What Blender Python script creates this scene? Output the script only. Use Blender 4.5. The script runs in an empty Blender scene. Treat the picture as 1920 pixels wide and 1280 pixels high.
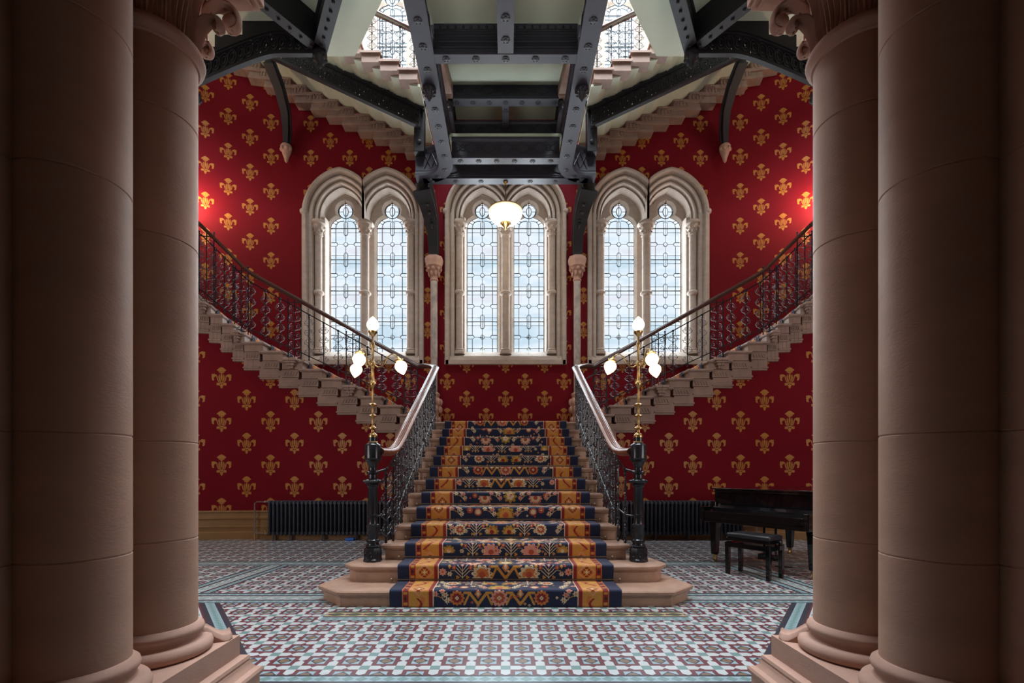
import bpy, math, random
import numpy as np
from mathutils import Vector, Matrix
random.seed(7)
S = bpy.context.scene
COL = S.collection
PI = math.pi
F, HZ, EYE, CX = 907.0, 885.0, 1.28, 948.0      # lens in pixels, horizon row, eye height, centre column

# ------------------------------------------------------------------ node helpers
class E:
    """A scalar socket with arithmetic: builds Math nodes."""
    nt = None
    def __init__(s, v): s.v = v
    @staticmethod
    def op(name, *a):
        n = E.nt.nodes.new('ShaderNodeMath'); n.operation = name
        for i, x in enumerate(a):
            x = x.v if isinstance(x, E) else x
            if isinstance(x, (int, float)): n.inputs[i].default_value = x
            else: E.nt.links.new(x, n.inputs[i])
        return E(n.outputs[0])
    def __add__(s, o): return E.op('ADD', s, o)
    __radd__ = __add__
    def __sub__(s, o): return E.op('SUBTRACT', s, o)
    def __rsub__(s, o): return E.op('SUBTRACT', o, s)
    def __mul__(s, o): return E.op('MULTIPLY', s, o)
    __rmul__ = __mul__
    def __truediv__(s, o): return E.op('DIVIDE', s, o)
    def lt(s, o): return E.op('LESS_THAN', s, o)
    def gt(s, o): return E.op('GREATER_THAN', s, o)
    def abs(s): return E.op('ABSOLUTE', s)
    def frac(s): return E.op('FRACT', s)
    def floor(s): return E.op('FLOOR', s)
    def min(s, o): return E.op('MINIMUM', s, o)
    def max(s, o): return E.op('MAXIMUM', s, o)
    def sin(s): return E.op('SINE', s)
def band(v, a, b): return v.gt(a) * v.lt(b)

def newmat(name):
    m = bpy.data.materials.new(name); m.use_nodes = True
    return m, m.node_tree, m.node_tree.nodes['Principled BSDF']

def mat(name, col, rough=.5, metal=0, var=.12, scale=6, bump=0, bscale=60, stretch=(1,1,1), col2=None, coat=0, spec=.5, spots=0):
    m, nt, b = newmat(name)
    N, L = nt.nodes, nt.links
    tc = N.new('ShaderNodeTexCoord'); mp = N.new('ShaderNodeMapping'); mp.inputs['Scale'].default_value = stretch
    L.new(tc.outputs['Object'], mp.inputs[0])
    no = N.new('ShaderNodeTexNoise'); no.inputs['Scale'].default_value = scale; no.inputs['Detail'].default_value = 6
    no.inputs['Roughness'].default_value = .6
    L.new(mp.outputs[0], no.inputs['Vector'])
    cr = N.new('ShaderNodeValToRGB'); cr.color_ramp.elements[0].position = .3; cr.color_ramp.elements[1].position = .7
    c = col; d = col2 or tuple(min(1, x*(1+var)) for x in c); e = tuple(x*(1-var) for x in c)
    cr.color_ramp.elements[0].color = (*e, 1); cr.color_ramp.elements[1].color = (*d, 1)
    L.new(no.outputs['Fac'], cr.inputs[0]); L.new(cr.outputs[0], b.inputs['Base Color'])
    b.inputs['Roughness'].default_value = rough; b.inputs['Metallic'].default_value = metal
    b.inputs['Specular IOR Level'].default_value = spec
    b.inputs['Coat Weight'].default_value = coat
    if bump:
        n2 = N.new('ShaderNodeTexNoise'); n2.inputs['Scale'].default_value = bscale; n2.inputs['Detail'].default_value = 4
        L.new(mp.outputs[0], n2.inputs['Vector'])
        bp = N.new('ShaderNodeBump'); bp.inputs['Strength'].default_value = bump; bp.inputs['Distance'].default_value = .01
        L.new(n2.outputs['Fac'], bp.inputs['Height']); L.new(bp.outputs[0], b.inputs['Normal'])
    return m

def emat(name, col, strength, base=(1,1,1)):
    m, nt, b = newmat(name)
    b.inputs['Base Color'].default_value = (*base, 1); b.inputs['Roughness'].default_value = .25
    b.inputs['Emission Color'].default_value = (*col, 1); b.inputs['Emission Strength'].default_value = strength
    return m

M = {}
M['pink_stone'] = mat('pink_sandstone', (.44,.265,.20), .75, var=.14, scale=3, bump=.12, bscale=60, stretch=(1,1,2))
M['column_stone'] = mat('column_sandstone', (.42,.255,.18), .6, var=.12, scale=1.6, bump=.10, bscale=55, stretch=(1,1,2.5))
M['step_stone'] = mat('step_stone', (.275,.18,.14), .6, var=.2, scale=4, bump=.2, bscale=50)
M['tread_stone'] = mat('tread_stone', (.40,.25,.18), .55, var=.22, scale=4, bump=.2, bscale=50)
M['window_stone'] = mat('window_stone', (.45,.375,.315), .8, var=.12, scale=5, bump=.2, bscale=60, stretch=(1,1,2))
M['grey_marble'] = mat('grey_marble', (.40,.35,.31), .4, var=.4, scale=7, stretch=(1,1,.6))
M['red'] = mat('red_wallpaper', (.145,.004,.010), .75, var=.06, scale=2, bump=.05, bscale=300, spec=.12)
M['gold'] = mat('gold_stencil', (.37,.145,.014), .5, var=.10, scale=30)
M['cream'] = mat('cream_plaster', (.50,.545,.43), .7, var=.03, scale=2)
M['iron'] = mat('dark_painted_iron', (.011,.011,.016), .55, .0, var=.15, scale=20, bump=.15, bscale=90)
M['iron_black'] = mat('black_painted_iron', (.0055,.0055,.008), .6, .0, var=.15, scale=20, bump=.1, bscale=90)
M['iron_light'] = mat('grey_painted_iron', (.028,.027,.041), .5, .0, var=.12, scale=20)
M['iron_gloss'] = mat('glossy_black_iron', (.022,.024,.030), .22, .35, var=.2, scale=20)
M['iron_scroll'] = mat('highlight_pale_iron', (.10,.105,.12), .28, .6, var=.2, scale=20)  # paler than the bars: glossy highlights put into the base colour
M['brass'] = mat('aged_brass', (.46,.32,.14), .3, 1, var=.25, scale=25)
M['rod'] = mat('bronze_stair_rod', (.24,.17,.12), .32, .9, var=.2, scale=25)
M['rail_wood'] = mat('polished_mahogany', (.20,.065,.035), .36, 0, var=.25, scale=3, stretch=(10,1,10), coat=.15)
M['rail_dark'] = mat('dark_mahogany', (.055,.020,.014), .3, 0, var=.25, scale=3, stretch=(10,1,10), coat=.3)
M['radiator'] = mat('radiator_paint', (.036,.042,.062), .45, .1, var=.05)
M['ochre'] = mat('ochre_painted_wood', (.23,.12,.04), .5, var=.08, scale=3)
M['piano'] = mat('black_lacquer', (.003,.003,.004), .08, 0, var=.1, coat=.3, spec=.35)
M['vinyl'] = mat('black_vinyl', (.008,.010,.014), .38, 0, var=.1, bump=.1)
M['ivory'] = mat('ivory_keys', (.6,.58,.5), .3)
M['steel'] = mat('steel_pipe', (.32,.30,.28), .35, .9)
M['copper'] = mat('copper_fitting', (.5,.28,.1), .35, .9)
M['blue_plastic'] = mat('blue_plastic', (.02,.12,.5), .35)
M['dark_hall'] = mat('dark_hall_stone', (.05,.035,.028), .8, var=.15, scale=2)
M['lead'] = mat('lead_came', (.015,.022,.028), .5, .1)
M['globe'] = emat('lit_globe_glass', (1,.72,.36), 2.6)
M['bowl'] = emat('lit_bowl_glass', (1,.80,.50), 1.15)
M['sconce'] = emat('lit_sconce_glass', (1,.6,.3), 12.0)

def glass_mat():
    m, nt, b = newmat('old_leaded_glass'); N, L = nt.nodes, nt.links
    tc = N.new('ShaderNodeTexCoord'); mp = N.new('ShaderNodeMapping'); mp.inputs['Scale'].default_value = (.35,.9,1.5)
    L.new(tc.outputs['Object'], mp.inputs[0])
    no = N.new('ShaderNodeTexNoise'); no.inputs['Scale'].default_value = 1.3; no.inputs['Detail'].default_value = 3
    L.new(mp.outputs[0], no.inputs['Vector'])
    cr = N.new('ShaderNodeValToRGB'); e = cr.color_ramp.elements
    e[0].position=.36; e[0].color=(.72,.82,.86,1); e[1].position=.66; e[1].color=(.95,.88,.88,1)
    x = e.new(.5); x.color=(1,1,1,1)
    L.new(no.outputs['Fac'], cr.inputs[0])
    tr = N.new('ShaderNodeBsdfTransparent'); gl = N.new('ShaderNodeBsdfGlossy'); gl.inputs['Roughness'].default_value=.08
    L.new(cr.outputs[0], tr.inputs[0])
    mx = N.new('ShaderNodeMixShader'); mx.inputs[0].default_value=.06
    L.new(tr.outputs[0], mx.inputs[1]); L.new(gl.outputs[0], mx.inputs[2])
    L.new(mx.outputs[0], N['Material Output'].inputs[0])
    return m
M['glass'] = glass_mat()

def carpet_mat():
    m, nt, b = newmat('patterned_wool_carpet'); N, L = nt.nodes, nt.links
    at_ = N.new('ShaderNodeAttribute'); at_.attribute_name = 'dye'
    no = N.new('ShaderNodeTexNoise'); no.inputs['Scale'].default_value = 220
    mx = N.new('ShaderNodeMix'); mx.data_type='RGBA'; mx.blend_type='MULTIPLY'; mx.inputs[0].default_value=.5
    L.new(at_.outputs['Color'], mx.inputs[6]); L.new(no.outputs['Fac'], mx.inputs[7])
    hs = N.new('ShaderNodeHueSaturation'); hs.inputs['Value'].default_value=1.45
    L.new(mx.outputs[2], hs.inputs['Color'])
    L.new(hs.outputs[0], b.inputs['Base Color'])
    b.inputs['Roughness'].default_value=.8
    b.inputs['Sheen Weight'].default_value=.15; b.inputs['Sheen Roughness'].default_value=.4
    return m
M['carpet'] = carpet_mat()

def floor_mat():
    m, nt, b = newmat('encaustic_floor_tiles'); N, L = nt.nodes, nt.links
    E.nt = nt
    tc = N.new('ShaderNodeTexCoord'); sp = N.new('ShaderNodeSeparateXYZ'); L.new(tc.outputs['Object'], sp.inputs[0])
    X, Y = E(sp.outputs[0]), E(sp.outputs[1])
    AX = X.abs()
    cur = [None]
    def rgb(c):
        n = N.new('ShaderNodeRGB'); n.outputs[0].default_value = (*c, 1); return n.outputs[0]
    def mix(fac, a, c):
        n = N.new('ShaderNodeMix'); n.data_type = 'RGBA'; n.clamp_factor = True
        L.new(fac.v, n.inputs[0])
        for s, x in ((6, a), (7, c)):
            if isinstance(x, tuple): n.inputs[s].default_value = (*x, 1)
            else: L.new(x, n.inputs[s])
        return n.outputs[2]
    WHITE=(.50,.545,.55); MAROON=(.14,.042,.052); LBLUE=(.30,.42,.47); GREEN=(.16,.27,.26); DARK=(.045,.045,.058)
    OLIVE=(.20,.145,.10); CREAMT=(.45,.36,.22)
    s = .2312
    # main field: cells centred on green squares
    u = (X/s + .5).frac() - .5; v = ((Y-3.17)/s + .5).frac() - .5
    au, av = u.abs(), v.abs()
    arm_h = av.lt(E.op('MINIMUM', .135, (.5-au)*1.15 + .02))
    arm_v = au.lt(E.op('MINIMUM', .135, (.5-av)*1.15 + .02))
    f = mix((arm_h+arm_v).min(1.0), MAROON, WHITE)
    f = mix(au.lt(.135)*av.lt(.135), f, GREEN)
    cu, cv = .5-au, .5-av
    f = mix(cu.lt(.235)*cv.lt(.235), f, LBLUE)
    dia = cu+cv
    f = mix(dia.lt(.235), f, DARK)
    f = mix(dia.lt(.20)*cu.lt(.13)*cv.lt(.13), f, OLIVE)
    grout = (cu.lt(.243)*cv.lt(.243))*(E.op('SUBTRACT',1.0,cu.lt(.235)*cv.lt(.235)))
    f = mix(grout, f, (.10,.08,.08))
    gl_ = (((au-.135).abs()).lt(.006)*av.lt(.42)+((av-.135).abs()).lt(.006)*au.lt(.42)+au.gt(.494)*av.lt(.2)+av.gt(.494)*au.lt(.2)).min(1.0)
    f = mix(gl_*.55, f, (.16,.14,.14))
    # back field: smaller star pattern
    s2 = .2312
    f2 = f
    def zig(a, along, w, per, c1, c2):
        """diamonds in a strip: a across 0..1, along metres"""
        t = (along/per).frac()-.5
        return mix(((t.abs()*2)+((a-.5).abs()*2)).lt(1.0), c1, c2)
    def leaf(a, along, per):
        t = (along/per).frac(); c = (a-.5)
        l1 = ((c.abs()-.24-((t-.5)*.22)).abs()*1.0).lt(.11*E.op('SINE', t*PI).max(.02)+.0)
        r = mix(l1, WHITE, GREEN)
        r = mix(c.abs().lt(.035), r, (.12,.2,.2))
        t2 = (along/per+.5).frac()-.5
        r = mix(((t2*t2)*60+((c.abs()-.33)*(c.abs()-.33))*90).lt(.35), r, MAROON)
        return r
    def laystrip(base, d, along, start, widths, kinds):
        out = base; p = start
        for w, k in zip(widths, kinds):
            a = (d-p)/w
            inside = band(d, p, p+w)
            if k == 'zig': c = zig(a, along, w, .085, LBLUE, GREEN)
            elif k == 'saw': c = zig(a, along, w, .055, LBLUE, GREEN)
            elif k == 'leaf2': c = leaf(a, along, .11)
            elif k == 'leaf': c = leaf(a, along, .125)
            else: c = k
            out = mix(inside, out, c); p += w
        return out
    W = [.035,.062,.028,.012,.13,.012,.028,.062,.035]
    K = [DARK,'zig',DARK,MAROON,'leaf',MAROON,DARK,'zig',DARK]
    # front border (runs along x), d grows toward the camera
    dF = 3.055 - Y
    # diagonal border: through (-1.56,3.055) and (-2.95,4.95)
    nx, ny = 1.89/2.35, 1.39/2.35       # normal of the diagonal, pointing outward (+|x|, -y)
    dD = (AX-1.56)*nx - (Y-3.055)*ny
    alD = (AX-1.56)*ny + (Y-3.055)*nx
    dM = 5.13 - Y                        # middle cross border: 5.13..4.72
    dB = 6.95 - Y                        # back cross border
    # side border along y beyond the middle band
    dS = AX - (3.12 + (Y-5.1)*(-.10))
    out = f
    out = laystrip(out, dM, X, 0, W, K)
    out = laystrip(out, dB, X, 0, [.03,.055,.025,.11,.025,.055,.03], [DARK,'zig',DARK,'leaf',DARK,'zig',DARK])
    msk = band(Y, 5.13, 6.66)
    tmp = laystrip(out, dS, Y, 0, W, K)
    n = mix(msk, out, tmp); out = n
    tmp = laystrip(out, dD, alD, 0, [.045,.075,.045,.015,.10,.014,.10,.015,.045,.07], [DARK,'saw',DARK,MAROON,'leaf2',DARK,'leaf2',MAROON,DARK,'saw'])
    out = mix(Y.lt(4.74), out, tmp)
    # front area
    tmp = laystrip(f, dF, X, 0, [.022,.07,.028,.012,.155,.012,.03,.07,.03,.4], [DARK,'zig',DARK,MAROON,'leaf',MAROON,DARK,'zig',DARK,'zig'])
    out = mix(Y.lt(3.055), out, tmp)
    # band in front of the bottom step
    inx = AX.lt(1.62 - (4.45-Y)*.0)
    tmp = laystrip(f, 4.44-Y, X, 0, [.03,.11,.03,.075,.02], [DARK,'leafc',DARK,'zig',DARK][:1]+[CREAMT,DARK,'zig',DARK])
    t = (X/.16).frac()
    c = (Y-4.355)/.055
    lf = (c.abs()).lt(E.op('SINE', t*PI)*.75)*t.gt(.15)
    tmp = mix(lf*band(Y,4.31,4.40), tmp, (.07,.085,.05))
    tmp = mix(((t-.08).abs()).lt(.07)*band(Y,4.33,4.38), tmp, MAROON)
    out = mix(inx*band(Y, 4.175, 4.62), out, tmp)
    # wear
    no = N.new('ShaderNodeTexNoise'); no.inputs['Scale'].default_value = 3; no.inputs['Detail'].default_value = 5
    L.new(tc.outputs['Object'], no.inputs['Vector'])
    mp = N.new('ShaderNodeMapRange'); mp.inputs[3].default_value=.70; mp.inputs[4].default_value=1.18
    n9 = N.new('ShaderNodeTexNoise'); n9.inputs['Scale'].default_value = 45; n9.inputs['Detail'].default_value = 6; n9.inputs['Roughness'].default_value=.75
    L.new(tc.outputs['Object'], n9.inputs['Vector'])
    av_ = E.op('ADD', E(no.outputs['Fac'])*.4, E(n9.outputs['Fac'])*.6)
    L.new(av_.v, mp.inputs[0])
    mm = N.new('ShaderNodeMix'); mm.data_type='RGBA'; mm.blend_type='MULTIPLY'; mm.inputs[0].default_value=1
    L.new(out, mm.inputs[6]); L.new(mp.outputs[0], mm.inputs[7])
    L.new(mm.outputs[2], b.inputs['Base Color'])
    b.inputs['Roughness'].default_value = .26
    mr = N.new('ShaderNodeMapRange'); mr.inputs[3].default_value=.22; mr.inputs[4].default_value=.38
    L.new(no.outputs['Fac'], mr.inputs[0]); L.new(mr.outputs[0], b.inputs['Roughness'])
    b.inputs['Specular IOR Level'].default_value = .5
    return m
M['floor'] = floor_mat()

# ------------------------------------------------------------------ mesh builder
class MB:
    def __init__(s): s.v=[]; s.f=[]; s.m=[]
    def add(s, V, Fc, m=0):
        b=len(s.v); s.v += [tuple(p) for p in V]
        for f in Fc: s.f.append(tuple(i+b for i in f)); s.m.append(m)
        return s
    def hexa(s, P, m=0):
        """8 points: bottom 4, top 4; turned so that faces look outward"""
        p0,p1,p3,p4=Vector(P[0]),Vector(P[1]),Vector(P[3]),Vector(P[4])
        if (p1-p0).cross(p3-p0).dot(p4-p0)<0: P=[P[3],P[2],P[1],P[0],P[7],P[6],P[5],P[4]]
        return s.add(P, [(3,2,1,0),(4,5,6,7),(0,1,5,4),(1,2,6,5),(2,3,7,6),(3,0,4,7)], m)
    def box(s, x0,x1,y0,y1,z0,z1, m=0):
        if x0>x1: x0,x1=x1,x0
        if y0>y1: y0,y1=y1,y0
        return s.hexa([(x0,y0,z0),(x1,y0,z0),(x1,y1,z0),(x0,y1,z0),(x0,y0,z1),(x1,y0,z1),(x1,y1,z1),(x0,y1,z1)], m)
    def prism(s, poly, z0, z1, m=0, ch=0):
        n=len(poly); V=[(x,y,z0) for x,y in poly]+[(x,y,z1) for x,y in poly]
        s.add(V, [tuple(range(n-1,-1,-1)), tuple(range(n,2*n))]+[(i,(i+1)%n,n+(i+1)%n,n+i) for i in range(n)], m)
        return s
    def extrude(s, pts, vec, m=0):
        n=len(pts); vec=Vector(vec); V=[Vector(p) for p in pts]; V+= [p+vec for p in V]
        return s.add(V, [tuple(range(n-1,-1,-1)), tuple(range(n,2*n))]+[(i,(i+1)%n,n+(i+1)%n,n+i) for i in range(n)], m)
    def lathe(s, prof, c=(0,0), seg=24, m=0, phase=0, flute=0, fl=(0,0)):
        V=[]; Fc=[]; n=len(prof)
        for r,z in prof:
            for k in range(seg):
                a=2*PI*k/seg+phase
                rr=r
                if flute and fl[0]<=z<=fl[1]: rr=r*(1-.07*abs(math.sin(a*flute/2)))
                V.append((c[0]+rr*math.cos(a), c[1]+rr*math.sin(a), z))
        for i in range(n-1):
            for k in range(seg):
                k2=(k+1)%seg
                Fc.append((i*seg+k, i*seg+k2, (i+1)*seg+k2, (i+1)*seg+k))
        Fc.append(tuple(range(seg-1,-1,-1))); Fc.append(tuple((n-1)*seg+k for k in range(seg)))
        return s.add(V,Fc,m)
    def tube(s, pts, r, sides=6, m=0, closed=False):
        P=[Vector(p) for p in pts]; n=len(P)
        if n<2: return s
        rs = r if isinstance(r,(list,tuple)) else [r]*n
        V=[]; Fc=[]
        prev=None
        for i in range(n):
            if closed: t=(P[(i+1)%n]-P[i-1])
            else: t=P[min(i+1,n-1)]-P[max(i-1,0)]
            if t.length<1e-9: t=Vector((0,0,1))
            t.normalize()
            if prev is None:
                a=Vector((0,0,1)) if abs(t.z)<.9 else Vector((1,0,0))
                nrm=(a-t*a.dot(t)).normalized()
            else:
                nrm=(prev-t*prev.dot(t))
                nrm = nrm.normalized() if nrm.length>1e-6 else prev
            prev=nrm; bi=t.cross(nrm)
            for k in range(sides):
                a=2*PI*k/sides
                V.append(P[i]+nrm*(math.cos(a)*rs[i])+bi*(math.sin(a)*rs[i]))
        for i in range(n if closed else n-1):
            j=(i+1)%n
            for k in range(sides):
                k2=(k+1)%sides
                Fc.append((i*sides+k, i*sides+k2, j*sides+k2, j*sides+k))
        if not closed:
            Fc.append(tuple(range(sides-1,-1,-1))); Fc.append(tuple((n-1)*sides+k for k in range(sides)))
        return s.add(V,Fc,m)
    def sweep(s, pts, prof, m=0, vertical_ends=True):
        """prof: closed polygon of (side, up); up stays world Z"""
        P=[Vector(p) for p in pts]; n=len(P); q=len(prof); V=[]
        for i in range(n):
            t=P[min(i+1,n-1)]-P[max(i-1,0)]; h=Vector((t.x,t.y,0))
            if h.length<1e-6: h=Vector((0,1,0))
            h.normalize(); side=Vector((h.y,-h.x,0))
            if 0<i<n-1:
                t0=(P[i]-P[i-1]); t1=(P[i+1]-P[i]); t0.z=0; t1.z=0
                if t0.length>1e-6 and t1.length>1e-6:
                    c=max(.5, math.cos(t0.angle(t1)/2)); 
                else: c=1
            else: c=1
            for a,b in prof: V.append(P[i]+side*(a/c)+Vector((0,0,b)))
        Fc=[]
        for i in range(n-1):
            for k in range(q):
                k2=(k+1)%q
                Fc.append((i*q+k, i*q+k2, (i+1)*q+k2, (i+1)*q+k))
        Fc.append(tuple(range(q-1,-1,-1))); Fc.append(tuple((n-1)*q+k for k in range(q)))
        return s.add(V,Fc,m)
    def grid(s, rows, m=0):
        n=len(rows); q=len(rows[0]); V=[p for r in rows for p in r]; Fc=[]
        for i in range(n-1):
            for k in range(q-1): Fc.append((i*q+k, i*q+k+1, (i+1)*q+k+1, (i+1)*q+k))
        return s.add(V,Fc,m)
    def sphere(s, c, r, seg=12, rings=8, m=0, sc=(1,1,1)):
        V=[]; Fc=[]
        for i in range(rings+1):
            th=PI*i/rings
            for k in range(seg):
                a=2*PI*k/seg
                V.append((c[0]+r*sc[0]*math.sin(th)*math.cos(a), c[1]+r*sc[1]*math.sin(th)*math.sin(a), c[2]+r*sc[2]*math.cos(th)))
        for i in range(rings):
            for k in range(seg):
                k2=(k+1)%seg; Fc.append(((i+1)*seg+k,(i+1)*seg+k2,i*seg+k2,i*seg+k))
        return s.add(V,Fc,m)
    def xf(s, mtx, start=0):
        for i in range(start,len(s.v)): s.v[i]=tuple(mtx@Vector(s.v[i]))
        return s
    def build(s, name, mats, parent=None, sx=1, loc=None, smooth=35, bevel=0, world=True):
        if parent is not None and world and loc is None:
            w=Vector((0,0,0)); q=parent
            while q is not None: w+=q.location; q=q.parent
            if w.length>0:
                V0=[(x*sx-w.x,y-w.y,z-w.z) for x,y,z in s.v]; F0=s.f if sx>0 else [tuple(reversed(f)) for f in s.f]
                t=MB(); t.v=V0; t.f=F0; t.m=s.m
                return t.build(name,mats,parent,1,None,smooth,bevel,False)
        V = s.v if sx>0 else [(-x,y,z) for x,y,z in s.v]
        Fc = s.f if sx>0 else [tuple(reversed(f)) for f in s.f]
        if loc is not None: V=[(x-loc[0],y-loc[1],z-loc[2]) for x,y,z in V]
        me=bpy.data.meshes.new(name); me.from_pydata(V,[],Fc)
        if not isinstance(mats,(list,tuple)): mats=[mats]
        for mm in mats: me.materials.append(M[mm] if isinstance(mm,str) else mm)
        if len(mats)>1: me.polygons.foreach_set('material_index', s.m)
        me.validate(); 
        if smooth:
            me.polygons.foreach_set('use_smooth',[True]*len(me.polygons))
            me.set_sharp_from_angle(angle=math.radians(smooth))
        me.update()
        o=bpy.data.objects.new(name, me); COL.objects.link(o)
        if parent is not None: o.parent=parent
        if loc is not None: o.location=loc
        if bevel:
            b=o.modifiers.new('bevel','BEVEL'); b.width=bevel; b.segments=2; b.limit_method='ANGLE'; b.angle_limit=math.radians(40)
        return o

def tag(o, label=None, cat=None, group=None, kind=None):
    if label: o['label']=label
    if cat: o['category']=cat
    if group: o['group']=group
    if kind: o['kind']=kind
    return o
def thing(name, label, cat, group=None, loc=(0,0,0), rot=0):
    o=bpy.data.objects.new(name,None); COL.objects.link(o); o.location=loc; o.rotation_euler=(0,0,rot); o.empty_display_size=.2
    return tag(o,label,cat,group)
def cp(o, parent=None, loc=None, rot=None, scale=None):
    c=o.copy(); COL.objects.link(c); c.parent=parent
    if loc is not None: c.location=loc
    if rot is not None: c.rotation_euler=rot
    if scale is not None: c.scale=scale
    return c
def cp_tree(o, parent=None, **k):
    c=cp(o,parent,**k)
    for ch in list(o.children): cp_tree(ch,c)
    return c
SIDE={-1:'left',1:'right'}

# ------------------------------------------------------------------ key dimensions
H_, T_ = .17, .3475
D1 = 4.587
def nose(k): return D1+T_*(k-1)
def ztop(k): return .17*k-.02
YB, YL = 11.59, 9.30          # back wall plane, lower wall plane
YC = 6.09                     # centre of the rounded ends
X0 = -(1.577+.37*9)
RU, RL = YB-YC, YL-YC
PHI = .066
def pos(q, r):
    """plan position on the left side: q counts treads, r distance from the curve centre"""
    if q<=9: return (-(1.577+.37*q), YC+r)
    a=(q-9)*PHI
    return (X0-r*math.sin(a), YC+r*math.cos(a))
def pdir(q):
    if q<=9: return (-1.0,0.0)
    a=(q-9)*PHI
    return (-math.cos(a),-math.sin(a))
LW,LWU,LSKY,LSIDE,LSC,LPEN,LHALL,LWORLD,EXPO = 650,700,3900,120,85,20,3,.95,0.22
LUP=125
LFR=112
LUP2=62
# ================================================================== SETTING: floor and walls
fl=MB(); fl.add([(-11,-3.5,0),(11,-3.5,0),(11,12.5,0),(-11,12.5,0)],[(0,1,2,3)])
tag(fl.build('floor','floor',smooth=0), kind='structure')

# ---- the stencilled flower: polygons in a 1-high frame, x mirrored
def arc(cx,cy,r,a0,a1,n=7,ry=None):
    ry=ry or r
    return [(cx+r*math.cos(math.radians(a0+(a1-a0)*i/n)), cy+ry*math.sin(math.radians(a0+(a1-a0)*i/n))) for i in range(n+1)]
def strip(path, w):
    """ribbon quads along a path with widths"""
    out=[]
    n=len(path)
    L=[];R=[]
    for i,(x,y) in enumerate(path):
        x0,y0=path[max(i-1,0)]; x1,y1=path[min(i+1,n-1)]
        dx,dy=x1-x0,y1-y0; l=math.hypot(dx,dy) or 1
        ww=w[i] if isinstance(w,list) else w
        L.append((x-dy/l*ww,y+dx/l*ww)); R.append((x+dy/l*ww,y-dx/l*ww))
    return [[R[i],R[i+1],L[i+1],L[i]] for i in range(n-1)]
FLEUR=[]
def fadd(polys, mirror=True):
    for p in polys:
        FLEUR.append(p)
        if mirror: FLEUR.append([(-x,y) for x,y in reversed(p)])
fadd([[(0,.285),(.105,.285),(.205,.335),(.18,.375),(.13,.41),(.10,.445),(.05,.47),(.02,.475),(0,.50)]])          # crown
fadd([[(0,.235),(.10,.235),(.125,.255),(.115,.278),(0,.278)],[(0,.19),(.045,.19),(.06,.228),(0,.228)]])
fadd([[(0,-.13),(.018,-.10),(.034,.0),(.036,.13),(.018,.17),(0,.18)]])                                          # plume
fadd(strip([(.03,-.15),(.062,-.09),(.072,.0),(.075,.09),(.092,.165)],[.006,.014,.017,.017,.006]))
fadd(strip([(.02,-.175),(.085,-.12),(.115,-.03),(.118,.05),(.13,.12)],[.010,.016,.017,.015,.005]))
fadd(strip([(.05,-.20),(.13,-.16),(.17,-.07),(.185,.02),(.21,.09),(.25,.13)],[.012,.022,.022,.020,.022,.025]))
fadd([[(.225,.10),(.26,.045),(.295,.035),(.32,.0),(.325,-.06),(.30,-.12),(.345,-.14),(.39,-.11),(.415,-.05),(.39,-.02),(.43,.03),(.40,.06),(.425,.10),(.40,.13),(.43,.165),(.37,.155),(.31,.175),(.26,.155)]])
fadd([[(0,-.21),(.05,-.205),(.07,-.225),(.05,-.26),(0,-.27)]])
fadd([[(.07,-.235),(.12,-.225),(.205,-.235),(.215,-.33),(.16,-.345),(.10,-.335),(.055,-.30)]])                    # bow
fadd([[(0,-.28),(.045,-.31),(.09,-.36),(.055,-.37),(.045,-.41),(.06,-.435),(.025,-.455),(0,-.50)]])               # tail
FW=.42
def fleur(mb, fn, s, z, keep=None, size=FW):
    for p in FLEUR:
        pts=[(s+x*size, z+y*size) for x,y in p]
        if keep:
            cx=sum(q[0] for q in pts)/len(pts); cz=sum(q[1] for q in pts)/len(pts)
            if not keep(cx,cz): continue
        mb.add([fn(a,b) for a,b in pts],[tuple(range(len(pts)))],1)

# ---- window outline
WCX=[-3.405,0,3.405]; ALX=.556; AR=.895; AC=.192; RHO=AR+AC; ZSP=7.48; WHALF=1.451; ZSILL=3.85; DZU=5.3; CUT=1.5
def arch_top(x, d=0.0):
    """height of the outer arch over local x (window centred at 0)"""
    u=abs(abs(x)-ALX); r=RHO-d
    return ZSP+math.sqrt(max(0,r*r-(u+AC)**2))
def in_window(x,z,cxs=WCX,dz=0):
    if dz and z<ZSILL+dz+CUT+.03: return False
    for c in cxs:
        lx=x-c
        if abs(lx)<WHALF-.03 and ZSILL+dz+.03<z<arch_top(lx,.03)+dz: return True
    return False
ZTOP=16.0
def wall_fn_back(s,z,off=0): return (s, YB-off, z)
wb=MB()
def wall_strip(x0,x1,z0,z1): wb.add([(x0,YB,z0),(x1,YB,z0),(x1,YB,z1),(x0,YB,z1)],[(3,2,1,0)])
XW=-X0
edges=[]
def win_fill(c, zlo, zhi, dz):
    wall_strip(c-WHALF,c+WHALF,zlo,ZSILL+dz+(CUT if dz else 0))
    n=48
    for i in range(n):
        a=c-WHALF+2*WHALF*i/n; b=c-WHALF+2*WHALF*(i+1)/n
        za=arch_top(a-c,.015)+dz; zb=arch_top(b-c,.015)+dz
        wb.add([(a,YB,za),(b,YB,zb),(b,YB,zhi),(a,YB,zhi)],[(3,2,1,0)])
xs=[-XW]
for c in WCX: xs+= [c-WHALF,c+WHALF]
xs.append(XW)
for i in range(0,8,2): wall_strip(xs[i],xs[i+1],0,ZTOP)
ZM=8.6
for c in WCX:
    if c==0: win_fill(0,0,ZTOP,0)
    else:
        win_fill(c,0,ZM,0); win_fill(c,ZM,ZTOP,DZU)
SF=.4666
def keepb(x,z):
    return not in_window(x,z) and not in_window(x,z,[WCX[0],WCX[2]],DZU)
for i in range(-11,12):
    for n in range(-3,14):
        z=3.03+.412*(i%2)+.824*n
        if z<2.3 or abs(i*SF)>XW+.05: continue
        fleur(wb, lambda a,b: wall_fn_back(a,b,.004), i*SF, z, keepb)
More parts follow.
